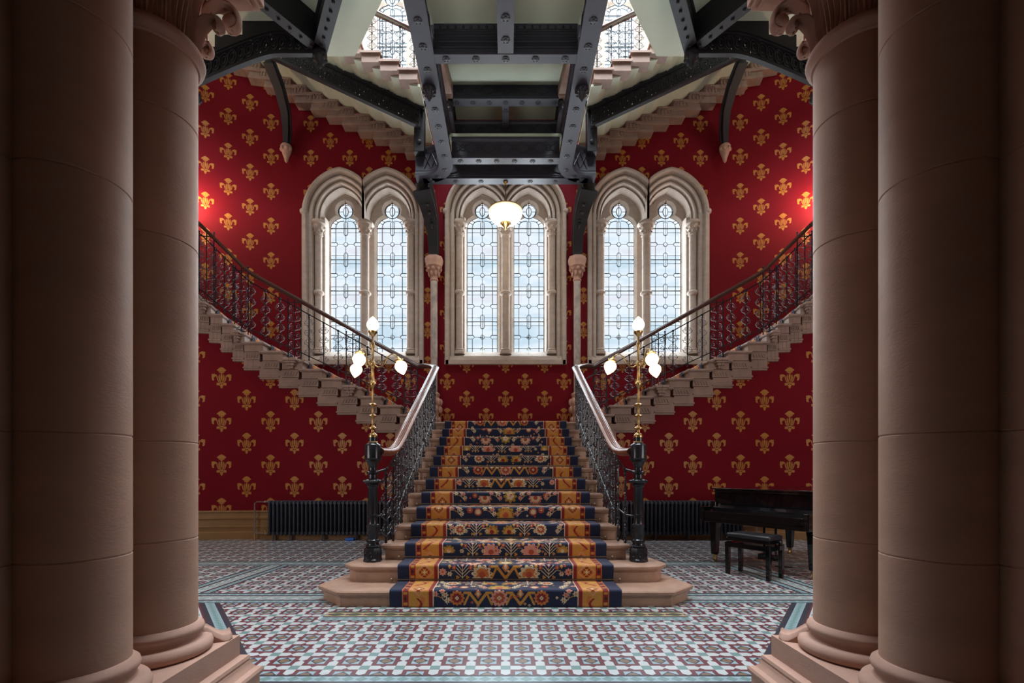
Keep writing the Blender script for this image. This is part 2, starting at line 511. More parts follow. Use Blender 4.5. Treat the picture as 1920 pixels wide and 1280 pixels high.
tag(wb.build('wall_back',['red','gold'],smooth=0), kind='structure')

def curve_pt(s, r, off=0):
    """s metres beyond X0 measured at radius r"""
    a=s/r
    if a<PI/2: return (X0-(r-off)*math.sin(a), YC+(r-off)*math.cos(a))
    return (X0-(r-off), YC-(s-r*PI/2))
for sx in (-1,1):
    w=MB(); L=RU*PI/2+3.6; n=60; rows=[]
    for z in (0,ZTOP): rows.append([(*curve_pt(L*i/n,RU),z) for i in range(n+1)])
    w.grid(rows)
    base=round(XW/SF); 
    for i in range(0,22):
        s=i*SF+(base*SF-XW)+SF
        ii=base+1+i
        for k in range(-1,12):
            z=3.03+.412*(ii%2)+.824*k
            if z<2.4 or s<.0: continue
            fleur(w, lambda a,b: (*curve_pt(max(a,0),RU,.004),b) if a>0 else (X0-a,YB-.004,b), s, z)
    tag(w.build('wall_'+SIDE[sx],['red','gold'],sx=-sx,smooth=40), kind='structure')
    # the lower wall under the side flight
    w=MB(); rows=[]
    L=RL*PI/2+2.6
    ss=[-(XW-1.36)]+[L*i/40 for i in range(41)]
    def lw(s,off=0):
        if s<=0: return (X0-s, YL-off)
        return curve_pt(s,RL,off)
    # top follows the flight
    def ztopwall(s):
        q = (-X0+s-1.577)/.37 if s<=0 else 9+(s/RL)/PHI
        return min(9.0, 2.2+.17*(q+1)-.35)
    ss=[-(XW-1.36)+ (XW-1.36)*i/20 for i in range(20)]+[L*i/40 for i in range(41)]
    rows=[[(*lw(s),0) for s in ss],[(*lw(s),max(1.9,ztopwall(s))) for s in ss]]
    w.grid(rows)
    ph=XW-3.138
    for i in range(-5,16):
        s=-ph+i*SF*1.0 - 0
        # columns step away from X=-3.138
        s=-(XW-3.138)+i*SF*.985
        if s< -(XW-1.5): continue
        for k in range(-2,12):
            z=1.0+.417*((i)%2)+.834*k
            if z<.45 or z>max(1.9,ztopwall(s))+.1: continue
            fleur(w, lambda a,b: (*lw(a,.004),b), s, z, keep=lambda a,b: b>.545)
    tag(w.build('wall_lower_'+SIDE[sx],['red','gold'],sx=-sx,smooth=40), kind='structure')
    # baseboard
    b=MB()
    prof=[(0,0),(.06,0),(.06,.13),(.045,.15),(.045,.22),(.055,.24),(.04,.26),(.035,.37),(.055,.39),(.055,.42),(.035,.44),(.03,.50),(.05,.52),(.045,.545),(0,.55)]
    ss2=[-(XW-1.36)]+[0.001+L*i/40 for i in range(41)]
    rows=[[(*lw(s,a),zz) for s in ss2] for a,zz in prof]
    b.grid(rows)
    tag(b.build('baseboard_'+SIDE[sx],'ochre',sx=-sx,smooth=30), kind='structure')

# ---- ceiling high above with an opening made for the overhead fill light, camera-side hall
c=MB()
for (x0,x1,y0,y1) in ((-11,-4.5,-3.5,12.5),(4.5,11,-3.5,12.5),(-4.5,4.5,-3.5,3.6),(-4.5,4.5,9.6,12.5)):
    c.box(x0,x1,y0,y1,ZTOP,ZTOP+.2)
tag(c.build('ceiling','cream',smooth=0),kind='structure')
w=MB()
for sx in (-1,1): w.box(sx*2.03,sx*11,1.9,2.5,0,ZTOP); w.box(sx*2.03,sx*4,-3.5,1.9,0,ZTOP)
w.box(-2.03,2.03,.9,2.74,4.13,ZTOP); w.box(-4,4,-3.7,-3.5,0,ZTOP); w.box(-2.03,2.03,-3.5,1.9,5.6,5.8)  # unseen block over the opening, lowered to keep overhead light off the columns
tag(w.build('wall_front','dark_hall',smooth=0),kind='structure')

# ================================================================== WINDOWS
def light_w(z, g=0):
    """half width of the glazed opening at height z (unshifted), grown by g"""
    w=0
    if 4.275-g<=z<7.36: w=.375+g
    elif z>=7.36:
        t=(z-7.36)/(.27+g)
        if t<1: w=(.375+g)*math.sqrt(1-t*t)
        r=.19+g; dz=z-7.775
        if abs(dz)<r: w=max(w, math.sqrt(r*r-dz*dz)) if z>7.5 else w
        # pointed tip
        if z>7.86 and z<8.0+g: w=max(w, (8.0+g-z)*.75) if z>7.775+r*.7 else w
    return w
def z_samples(g=0):
    z=[4.275-g,5,6,7,7.36]; z+= [7.36+.02*i for i in range(1,int((.64+g)/.02)+1)]; z.append(8.0+g)
    return z
def make_window(cx, dz, idx, cut=0):
    root=tag(bpy.data.objects.new('window_%d'%idx,None),kind='structure'); COL.objects.link(root); root.location=(cx,YB,ZSILL+dz)
    root.location=(cx,YB,ZSILL+dz+cut)
    zmin=ZSILL+dz+cut
    def W(mb,name,mt,sm=35,par=None):
        if cut: mb.v=[(x,y,max(z,zmin)) for x,y,z in mb.v]
        return mb.build(name,mt,parent=par or root,smooth=sm)
    T=lambda x,y,z:(cx+x,YB+y,z+dz)
    # surround: archivolt
    prof=[(0,.02),(0,-.07),(.02,-.10),(.06,-.10),(.095,-.07),(.11,-.02),(.115,.05),(.14,.06),(.15,.0),(.175,-.03),(.20,-.02),(.22,.02),(.225,.10),(.25,.13),(.26,.06),(.28,.05),(.30,.06),(.315,.10),(.32,.17),(.335,.20),(.34,.15),(.36,.14),(.375,.18),(.385,.26),(.40,.40),(.44,.41)]
    mb=MB()
    for sd in (-1,1):
        rows=[]
        for d,y in prof:
            r=RHO-d; a=AR-d; row=[]
            row.append((a*1.0,7.33)); 
            n=16
            amax=math.acos(AC/r)
            for i in range(n+1):
                t=amax*i/n; row.append((-AC+r*math.cos(t), ZSP+r*math.sin(t)))
            for i in range(n-1,-1,-1):
                t=amax*i/n; row.append((AC-r*math.cos(t), ZSP+r*math.sin(t)))
            row.append((-a,7.33))
            rows.append([T(sd*(ALX+max(x,-ALX+.012)),y,z) for x,z in row])
        if sd<0: rows=[list(reversed(r)) for r in rows]
        mb.grid(rows)
    mb.box(cx-.02,cx+.02,YB+.0,YB+.41,7.33+dz,8.06+dz); mb.box(cx-.02,cx+.02,YB-.04,YB+.2,8.0+dz,8.24+dz)
    arch=W(mb,'arch_moulding','window_stone',30)
    # jambs: vertical strips below the arches
    mb=MB()
    for sd in (-1,1):
        sec=[(1.451,.02),(1.451,-.07),(1.43,-.09),(1.36,-.09),(1.345,-.05),(1.34,.0),(1.32,.02),(1.30,-.02),(1.24,-.03),(1.225,.02),(1.22,.12),(1.215,.18),(1.0,.20),(.985,.24),(.98,.42)]
        rows=[[T(sd*x,y,z) for x,y in sec] for z in (ZSILL,7.49)]
        if sd>0: rows=[list(reversed(r)) for r in rows]
        mb.grid(rows)
        mb.sphere(T(sd*1.43,-.05,7.5),.075,12,8,sc=(1,1,1))
    # quoin joints
    W(mb,'jamb','window_stone',30)
    mb=MB()
    mb.box(cx-1.45,cx+1.45,YB-.09,YB+.02,ZSILL+dz+cut,ZSILL+.10+dz+cut)
    mb.add([(x,y,z+cut) for x,y,z in [T(-1.34,-.06,3.95),T(1.34,-.06,3.95),T(1.34,.0,4.06),T(-1.34,.0,4.06),T(-1.22,.44,4.27),T(1.22,.44,4.27)]],[(0,1,2,3),(3,2,5,4)])
    W(mb,'sill','window_stone',20)
    # tracery plate with the two lights
    mb=MB(); g=.055
    zs=z_samples(g)
    for lx in (-.58,.58):
        L=(-1.25 if lx<0 else 0); R=(0 if lx<0 else 1.25)
        for i in range(len(zs)-1):
            za,zb=zs[i],zs[i+1]; wa,wb_=light_w(za,g),light_w(zb,g)
            mb.add([T(L,.40,za),T(lx-wa,.40,za),T(lx-wb_,.40,zb),T(L,.40,zb)],[(0,1,2,3)])
            mb.add([T(lx+wa,.40,za),T(R,.40,za),T(R,.40,zb),T(lx+wb_,.40,zb)],[(0,1,2,3)])
        mb.add([T(L,.40,zs[-1]),T(R,.40,zs[-1]),T(R,.40,8.7),T(L,.40,8.7)],[(0,1,2,3)])
        z1=z_samples(0)
        # splayed reveal, sampled with matching parameters
        for sg in (-1,1):
            a=[(light_w(z,g),z) for z in zs]; n=len(z1)
            b=[(light_w(z,0),z) for z in z1]
            m=min(len(a),len(b)); 
            pa=[]; 
            import bisect
            for w_,z in b:
                zz=(z-4.275)/(8.0-4.275)*(8.0+g-4.275+g)+4.275-g
                pa.append((light_w(zz,g),zz))
            rows=[[T(lx+sg*w_,.40,z) for w_,z in pa],[T(lx+sg*w_,.46,z) for w_,z in b],[T(lx+sg*w_,.55,z) for w_,z in b]]
            if sg>0: rows.reverse()
            mb.grid(rows)
    # sub-arch relief roundels in the spandrels
    for lx in (-.58,.58):
        for k,(a0,a1,rr,oz) in enumerate(((20,160,.33,7.80),)):
            pts=[T(lx+rr*math.cos(math.radians(a)),.385,oz+rr*math.sin(math.radians(a))) for a in range(a0,a1+1,14)]
            mb.tube(pts,.022,6)
    W(mb,'tracery','window_stone',25)
    # shafts with ring, capital and base
    for sxx in (-1.12,0,1.12):
        mb=MB()
        r=.085 if sxx else .095
        p=(cx+sxx, YB+(.11 if sxx else .13))
        mb.lathe([(r+.05,4.13),(r+.05,4.19),(r+.02,4.21),(r+.03,4.24),(r,4.27),(r,5.55),(r+.045,5.58),(r+.05,5.62),(r+.02,5.66),(r,5.67),(r,6.98)],(p[0],p[1]),20)
        mb.v=[(x,y,z+dz) for x,y,z in mb.v]
        sh=W(mb,'shaft','window_stone')
        mb=MB()
        mb.lathe([(r,6.98),(r+.03,7.0),(r+.01,7.02),(r+.02,7.10),(r+.07,7.20),(r+.075,7.23)],(p[0],p[1]),16)
        mb.lathe([(r+.09,7.23),(r+.12,7.26),(r+.12,7.30),(r+.08,7.34)],(p[0],p[1]),8,phase=PI/8)
        for k in range(8):
            a=2*PI*k/8
            mb.sphere((p[0]+(r+.055)*math.cos(a),p[1]+(r+.055)*math.sin(a),7.18),.035,6,5)
            mb.sphere((p[0]+(r+.03)*math.cos(a+.39),p[1]+(r+.03)*math.sin(a+.39),7.08),.028,6,5)
        mb.v=[(x,y,z+dz) for x,y,z in mb.v]
        W(mb,'capital','window_stone',40,par=sh)
    # leading and panes
    for lx in (-.58,.58):
        mb=MB(); z1=z_samples(0)
        for i in range(len(z1)-1):
            wa,wb_=light_w(z1[i]),light_w(z1[i+1])
            mb.add([T(lx-wa,.49,z1[i]),T(lx+wa,.49,z1[i]),T(lx+wb_,.49,z1[i+1]),T(lx-wb_,.49,z1[i+1])],[(0,1,2,3)])
        gp=W(mb,'glass_pane','glass',0)
        mb=MB(); R_=.0105
        P=lambda x,z:T(lx+x,.48,z)
        def seg(a,b,r=R_): mb.tube([P(*a),P(*b)],r,5)
        def poly(pts,r=R_,closed=False): mb.tube([P(*q) for q in pts],r,5,closed=closed)
        zc=[4.647,5.416,6.19,6.96]; zb=[5.03,5.80,6.578,7.353]
        for sg in (-1,1):
            poly([(sg*light_w(z),z) for z in z1],.014)
            prev=4.275
            for z in zc:
                seg((sg*.25,prev),(sg*.25,z-.045)); prev=z+.045
                poly([(sg*.37,z-.045),(sg*.24,z-.045),(sg*.215,z-.03),(sg*.20,z),(sg*.215,z+.03),(sg*.24,z+.045),(sg*.37,z+.045)])
                seg((sg*.05,z),(sg*.20,z))
            seg((sg*.25,prev),(sg*.25,7.38))
            poly([(sg*.25,7.38),(sg*.235,7.45),(sg*.19,7.51),(sg*.12,7.535),(sg*.04,7.54)])
            seg((sg*.18,7.50),(sg*.27,7.56)); seg((sg*.235,7.45),(sg*.33,7.50))
        for z in zc:
            poly([(.05*math.cos(a*PI/6),z+.05*math.sin(a*PI/6)) for a in range(12)],closed=True)
        zz=[(4.275,zc[0]-.05)]+[(zc[i]+.05,zc[i+1]-.05) for i in range(3)]+[(zc[3]+.05,7.6)]
        for a,b in zz: seg((0,a),(0,b),.007)
        for z in zb:
            seg((-.375,z),(.375,z),.019)
            for s2 in (-1,1):
                for dzz in (-.10,.10):
                    if z+dzz<7.4: seg((s2*.37,z+dzz),(s2*.045,z+dzz))
                poly([(s2*.045,z-.13),(s2*.045,z+.13)])
            poly([(.045*math.cos(PI*i/6),z+.13+.045*math.sin(PI*i/6)) for i in range(7)])
            poly([(.045*math.cos(PI*i/6),z-.13-.045*math.sin(PI*i/6)) for i in range(7)])
        for z in (4.36,): seg((-.37,z),(.37,z))
        poly([(.045*math.cos(PI*i/6),4.32+.07*math.sin(PI*i/6)) for i in range(7)])
        # trefoil head
        poly([(.17*math.cos(PI*i/8),7.77+.17*math.sin(PI*i/8)) for i in range(16)],closed=True)
        poly([(.06*math.cos(PI*i/8),7.77+.11*math.sin(PI*i/8)) for i in range(16)],closed=True)
        seg((-.17,7.77),(-.06,7.77)); seg((.06,7.77),(.17,7.77)); seg((0,7.6),(0,7.98))
        W(mb,'lead_came','lead',60,par=gp)
        if lx and dz==0:
            hd=MB(); zh=zc[0]-.02
            hd.tube([P(0,zh-.18),P(0,zh+.1)],.012,6); hd.tube([T(lx-.1,.44,zh),T(lx+.02,.44,zh)],.009,6)
            hd.v=[(x,y-.02,z) for x,y,z in hd.v]
            W(hd,'casement_stay','lead')
    return root
make_window(WCX[0],0,1); w2=make_window(0,0,2)
for lx in (-.58,.58):
    MB().tube([(lx*.97,YB+.46,4.37),(lx*.97,YB+.40,4.30),(lx*.985,YB+.02,4.03)],.013,6).build('stay','cream',w2)
make_window(WCX[2],0,3)
make_window(WCX[0],DZU,4,CUT); make_window(WCX[2],DZU,5,CUT)

# ================================================================== CENTRAL FLIGHT
st=thing('staircase','wide central stone flight of thirteen steps under the patterned runner','staircase',loc=(0,D1,0))
def nosed(poly, zt, zb, inset=.045, cxy=None):
    """slab outline with a rounded nosing and a riser set back beneath it"""
    cx_=sum(p[0] for p in poly)/len(poly); cy_=max(p[1] for p in poly)
    def off(d):
        n=len(poly); out=[]
        for i in range(n):
            p0=Vector(poly[i-1]); p1=Vector(poly[i]); p2=Vector(poly[(i+1)%n])
            e1=(p1-p0).normalized(); e2=(p2-p1).normalized()
            n1=Vector((-e1.y,e1.x)); n2=Vector((-e2.y,e2.x))
            b=(n1+n2); b/= max(.3,b.length_squared/2) if b.length>1e-6 else 1
            out.append(tuple(p1+b*d))
        return out
    mb=MB()
    levels=[(inset,zb),(inset,zt-.065),(.030,zt-.062),(.022,zt-.055),(.022,zt-.045),(.006,zt-.04),(0,zt-.03),(0,zt-.012),(.008,zt-.002),(.014,zt)]
    n=len(poly)
    V=[];Fc=[]
    for d,z in levels: V+=[(x,y,z) for x,y in off(d)]
    for i in range(len(levels)-1):
        for k in range(n):
            k2=(k+1)%n; Fc.append((i*n+k,i*n+k2,(i+1)*n+k2,(i+1)*n+k))
    Fc.append(tuple(range(n-1,-1,-1))); Fc.append(tuple((len(levels)-1)*n+k for k in range(n)))
    mb.add(V,Fc); return mb
def sym(h):   # right half outline (ccw from front) -> full ccw polygon
    return h+[(-x,y) for x,y in reversed(h)]
p1=sym([(1.602,4.587),(1.886,4.866),(1.75,5.40),(1.60,5.50)])
p2=sym([(1.44,4.945),(1.58,4.975),(1.694,5.11),(1.64,5.42),(1.42,5.62)])
nosed(p1,ztop(1),0).build('step','tread_stone',st)
nosed(p2,ztop(2),ztop(1)).build('step','tread_stone',st)
for k in range(3,14):
    hw=1.33 if k>3 else 1.37
    y1=nose(k)+T_+.045 if k<13 else nose(13)+.5
    poly=[(-hw,nose(k)),(hw,nose(k)),(hw,y1),(-hw,y1)]
    nosed(poly,ztop(k),ztop(k-1)-.0,.045).build('step','tread_stone',st)
# little scrolled ends on step three, side walls below the steps
for sx in (-1,1):
    mb=MB()
    side=[(nose(3)+.08,0),(nose(3)+.08,ztop(2))]
    for k in range(3,14): side+=[(nose(k)+.08,ztop(k)-.07),(nose(k+1)+.08,ztop(k)-.07)]
    side+=[(YL+.0,ztop(13)-.07),(YL,0)]
    x=sx*1.26
    mb.extrude([(x,y,z) for y,z in side],(sx*.05,0,0))
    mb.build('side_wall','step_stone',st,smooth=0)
# landing
mb=MB(); mb.box(-1.62,1.62,nose(13)+.4,YB-.002,1.95,2.19)
tag(mb.build('stair_landing','tread_stone',smooth=0),'plain stone landing floor at the top of the central flight','landing')

# ---- carpet runner
PAL=np.array([(.005,.012,.046),(.50,.15,.035),(.21,.012,.014),(.50,.24,.045),(.60,.50,.32),(.60,.27,.20),(.30,.20,.035),(.03,.008,.01),(.38,.07,.03),(.015,.03,.10)])
NV,OR,MR,GD,CR,PK,OV,BK,RD,NB=range(10)
def carpet_img(hw, length, res, seed=3, plain=False):
    nu=int(round(2*hw/res)); nv=int(round(length/res))
    u=(np.arange(nu)+.5)*(2*hw/nu)-hw; v=(np.arange(nv)+.5)*(length/nv)
    U,V=np.meshgrid(u,v); A=np.full(U.shape,NV,int)
    def sub(cu,cv,r):
        i0=max(0,int((cv-r)/length*nv)); i1=min(nv,int((cv+r)/length*nv)+2)
        j0=max(0,int((cu-r+hw)/(2*hw)*nu)); j1=min(nu,int((cu+r+hw)/(2*hw)*nu)+2)
        return slice(i0,i1),slice(j0,j1)
    def flower(cu,cv,r,n,c1,c2,c3=None,sharp=.45,squash=1):
        s=sub(cu,cv,r*1.3); du=U[s]-cu; dv=(V[s]-cv)/squash
        rr=np.hypot(du,dv); th=np.arctan2(dv,du)
        pet=r*((1-sharp)+sharp*np.abs(np.cos(th*n/2)))
        a=A[s]; a[rr<pet]=c1
        if c3 is not None: a[rr<pet*.68]=c3
        a[rr<r*.26]=c2
    def line(x0,y0,x1,y1,w,c):
        cx_,cy_=(x0+x1)/2,(y0+y1)/2; r=math.hypot(x1-x0,y1-y0)/2+w*2
        s=sub(cx_,cy_,r); du=U[s]-x0; dv=V[s]-y0; L2=(x1-x0)**2+(y1-y0)**2+1e-9
        t=np.clip((du*(x1-x0)+dv*(y1-y0))/L2,0,1)
        d=np.hypot(du-t*(x1-x0),dv-t*(y1-y0)); A[s][d<w]=c
    def diamond(cu,cv,a,b,c):
        s=sub(cu,cv,max(a,b)); A[s][(np.abs(U[s]-cu)/a+np.abs(V[s]-cv)/b)<1]=c
    def palm(cu,cv,r,c1,c2,c3,dirn=1):
        s=sub(cu,cv,r*1.4); du=U[s]-cu; dv=(V[s]-cv)*dirn
        rr=np.hypot(du,dv); th=np.arctan2(du,dv)
        edge=r*(.75+.25*np.abs(np.sin(th*5.5)))
        ok=(dv>-.3*r)
        a=A[s]; a[(rr<edge)&ok]=c1; a[(rr<r*.62)&ok&(np.abs(th)<2)]=c3; a[rr<r*.3]=c2
        dots=((np.sin(du*90)*np.sin(dv*90))>.75)&(rr<edge*.95)&(rr>r*.62)&ok; a[dots]=MR
    rnd=random.Random(seed)
    def tree(cu,cv,s=1,c=CR):
        line(cu,cv-.075*s,cu,cv+.06*s,.004,c)
        for sg in (-1,1):
            for k in range(3):
                line(cu,cv-.06*s+.035*k*s,cu+sg*(.075-.012*k)*s,cv+.015*s+.03*k*s,.0033,c)
            line(cu+sg*.075*s,cv+.015*s,cu+sg*.12*s,cv+.015*s,.0033,c)
            flower(cu+sg*.085*s,cv+.045*s,.024*s,5,RD,CR,sharp=.3); flower(cu+sg*.13*s,cv-.02*s,.028*s,6,CR,RD,sharp=.6)
            flower(cu+sg*.05*s,cv-.055*s,.02*s,3,GD,OV,sharp=.5); diamond(cu+sg*.13*s,cv+.06*s,.018*s,.028*s,GD)
        diamond(cu,cv+.075*s,.016*s,.028*s,PK)
    def rosette_(cu,cv,r,c1,c2,c3):
        flower(cu,cv,r,12,c1,c3,c1,sharp=.22); flower(cu,cv,r*.66,9,c2,c3,sharp=.25); flower(cu,cv,r*.26,4,CR,c2,sharp=.3)
    def sprig(cu,cv,s=1,sg=1):
        line(cu,cv-.06*s,cu+sg*.05*s,cv,.0033,CR); line(cu+sg*.05*s,cv,cu+sg*.05*s,cv+.06*s,.0033,CR); line(cu+sg*.05*s,cv,cu+sg*.11*s,cv+.03*s,.0033,GD)
        for q,w in ((0,-.02),(.05,.07),(.115,.04),(.02,.03)): flower(cu+sg*q*s,cv+w*s,.03*s,6,rnd.choice((CR,CR,PK)),RD,sharp=.6)
    def vee(cu,cv,s=1):
        for sg in (-1,1):
            line(cu,cv-.06*s,cu+sg*.08*s,cv+.05*s,.013*s,GD); line(cu+sg*.08*s,cv+.05*s,cu+sg*.13*s,cv+.05*s,.011*s,GD); line(cu+sg*.08*s,cv+.05*s,cu+sg*.13*s,cv-.06*s,.010*s,GD)
        diamond(cu,cv+.04*s,.035*s,.045*s,OR); diamond(cu,cv+.04*s,.018*s,.024*s,CR)
    ST=.5175; row=0
    if not plain:
        for rep in range(int(length/ST)+2):
            for half in (0,1,2):
                cv=rep*ST+(.085,.26,.42)[half]+.0
                kind=(rep*3+half*2+(rep//2))%6
                sh=(rep%3-1)*.06
                if kind==0:
                    rosette_(sh,cv,.085,PK,RD,CR)
                    for sg in (-1,1): vee(sh+sg*.20,cv); rosette_(sh+sg*.40,cv,.075,OR,MR,CR); sprig(sg*.55,cv,1,sg)
                elif kind==1:
                    tree(sh,cv); 
                    for sg in (-1,1): palm(sh+sg*.22,cv-.03,.10,PK,RD,PK); tree(sh+sg*.42,cv,.9); palm(sg*.62,cv-.02,.07,OV,CR,GD)
                elif kind==2:
                    palm(sh,cv-.04,.12,OV,RD,GD)
                    for sg in (-1,1):
                        sprig(sh+sg*.14,cv,1,sg); rosette_(sh+sg*.34,cv,.05,RD,CR,RD); flower(sh+sg*.44,cv+.02,.04,10,RD,CR,sharp=.25); sprig(sg*.54,cv,1.05,sg)
                elif kind==3:
                    vee(sh,cv,1.1)
                    for sg in (-1,1): palm(sh+sg*.24,cv-.03,.11,CR,RD,OR); tree(sh+sg*.44,cv,1); flower(sg*.64,cv,.04,8,PK,RD,sharp=.3)
                elif kind==4:
                    for sg in (-1,1):
                        palm(sh+sg*.10,cv-.03,.085,OV,MR,GD); tree(sh+sg*.28,cv,.95); rosette_(sh+sg*.47,cv,.07,CR,RD,GD); sprig(sg*.60,cv,.9,sg)
                else:
                    flower(sh,cv,.09,8,OV,CR,GD,sharp=.35); flower(sh,cv,.05,5,CR,PK,sharp=.3)
                    for sg in (-1,1):
                        sprig(sh+sg*.13,cv,1,sg); palm(sh+sg*.33,cv-.02,.09,PK,RD,CR,-1); flower(sh+sg*.46,cv+.01,.035,10,RD,CR,sharp=.25); sprig(sg*.53,cv,1,sg)
                for k in range(8):
                    flower((rnd.random()*2-1)*.66,cv+(rnd.random()-.5)*.16,.014,4,rnd.choice((CR,GD,PK,RD)),MR,sharp=.4)
    # borders measured from the edge
    Eg=hw-np.abs(U)
    A[Eg<.42]=CR; A[Eg<.41]=MR; A[Eg<.375]=GD
    z=(Eg>.178)&(Eg<.37)
    w=(Eg-.274)/.09; t=((V/.40)%1-.5)*.40/.09
    m=np.abs(w)+np.abs(t)
    A[z&(m<1.05)]=PK; A[z&(m<.92)]=GD; A[z&(m<.72)&(((w*5).astype(int)+(t*5).astype(int))%2==0)]=MR; A[z&(m<.22)]=CR
    t2=((V/.40+.5)%1-.5)*.40/.09
    leaf=(np.abs(w-.5*np.sin(t2*2.2))<.22)&(np.abs(t2)<1.1); A[z&leaf]=OR
    leaf=(np.abs(w+.3-.6*np.sin(t2*2.0+1))<.13)&(np.abs(t2)<.9); A[z&leaf]=MR
    stip=(np.sin(U*260)*np.sin(V*260)>.93)&z; A[stip&(A==GD)]=OR
    A[z&((Eg<.186)|(Eg>.362))]=OR
    z=Eg<.178; A[z]=MR
    t=(V/.105)%1; sq=z&(np.abs(Eg-.15)<.018)&(np.abs(t-.25)<.13); A[sq]=GD
    cr=z&(((np.abs(Eg-.15)<.006)&(np.abs(t-.75)<.2))|((np.abs(Eg-.15)<.022)&(np.abs(t-.75)<.05))); A[cr]=BK
    A[(Eg<.128)]=OR; A[Eg<.118]=NV
    return A
def rounded_path(pts, r, step):
    """2D polyline with rounded corners resampled"""
    out=[Vector(pts[0])]
    for i in range(1,len(pts)-1):
        a,b,c=Vector(pts[i-1]),Vector(pts[i]),Vector(pts[i+1])
        rr=min(r,(a-b).length/2.2,(c-b).length/2.2)
        p=b+(a-b).normalized()*rr; q=b+(c-b).normalized()*rr
        for t in (0,.25,.5,.75,1): out.append(p*(1-t)**2+b*2*t*(1-t)+q*t*t)
    out.append(Vector(pts[-1]))
    L=[0]
    for i in range(1,len(out)): L.append(L[-1]+(out[i]-out[i-1]).length)
    n=int(L[-1]/step); res=[]; j=0
    for i in range(n+1):
        d=L[-1]*i/n
        while j<len(L)-2 and L[j+1]<d: j+=1
        t=(d-L[j])/max(1e-9,L[j+1]-L[j]); res.append(out[j].lerp(out[j+1],min(1,t)))
    return res, L[-1]
def color_mesh(name, Vn, nu, nv, A, parent=None):
    """regular grid of (nv+1)x(nu+1) points with a face colour"""
    me=bpy.data.meshes.new(name)
    i=np.arange(nv)[:,None]; j=np.arange(nu)[None,:]
    a=i*(nu+1)+j; q=np.stack([a,a+1,a+nu+2,a+nu+1],-1).reshape(-1,4)
    nf=q.shape[0]
    me.vertices.add(len(Vn)); me.vertices.foreach_set('co',Vn.astype(np.float32).ravel())
    me.loops.add(nf*4); me.loops.foreach_set('vertex_index',q.ravel().astype(np.int32))
    me.polygons.add(nf); me.polygons.foreach_set('loop_start',np.arange(0,nf*4,4,dtype=np.int32)); me.polygons.foreach_set('loop_total',np.full(nf,4,dtype=np.int32))
    me.update(calc_edges=True)
    c=me.attributes.new('dye','FLOAT_COLOR','FACE')
    rgba=np.ones((nf,4),np.float32); rgba[:,:3]=PAL[A.reshape(-1)]
    c.data.foreach_set('color',rgba.ravel())
    me.polygons.foreach_set('use_smooth',np.ones(nf,bool))
    me.materials.append(M['carpet'])
    o=bpy.data.objects.new(name,me); COL.objects.link(o); o.parent=parent
    return o
RES=.0046; HWC=1.10; TH=.018
pts=[(nose(1)+.02-TH,.004)]
for k in range(1,14):
    yr=nose(k)+.022-TH; zt=.17*k-.002
    pts+= [(nose(k)+.006-TH+.004,zt-.075),(nose(k)-TH+.004,zt)] 
    if k<13: pts+=[(nose(k+1)+.022-TH,zt)]
pts.append((nose(13)+.55,.17*13-.002))
path,Lc=rounded_path(pts,.028,RES)
A=carpet_img(HWC,Lc,RES)
nv_=len(path)-1; nu_=A.shape[1]
if A.shape[0]<nv_: A=np.vstack([A,A[:nv_-A.shape[0]]])
A=A[:nv_]
u=np.linspace(-HWC,HWC,nu_+1)
py=np.array([p[0] for p in path]); pz=np.array([p[1] for p in path])
Vn=np.zeros((nv_+1,nu_+1,3)); Vn[...,0]=u[None,:]; Vn[...,1]=py[:,None]; Vn[...,2]=pz[:,None]
o=color_mesh('stair_carpet',Vn.reshape(-1,3),nu_,nv_,A)
tag(o,'navy, red and gold floral runner down the central flight','carpet runner')

def carpet_piece(parent=None): pass
# stair rods
def make_rod():
    t=thing('stair_rod','','stair rod','bronze rods across the central runner',loc=(0,0,0))
    MB().tube([(-1.15,0,0),(1.15,0,0)],.0100,8).build('rod','rod',t,world=False)
    for sg in (-1,1):
        mb=MB(); mb.sphere((sg*1.165,0,0),.02,10,8); mb.build('finial','rod',t,world=False)
    for sg in (-1,1):
        mb=MB(); mb.box(sg*1.11,sg*1.135,-.008,.018,-.014,.014); mb.build('bracket','rod',t,world=False)
    return t
ORD=['second','third','fourth','fifth','sixth','seventh','eighth','ninth','tenth','eleventh','twelfth','thirteenth']
r0=make_rod()
for k in range(2,14):
    o=r0 if k==2 else cp_tree(r0)
    o.location=(0,nose(k)+.022-TH-.006,ztop(k-1)+.034)
    o['label']='thin bronze stair rod at the foot of the %s riser from the floor'%ORD[k-2]
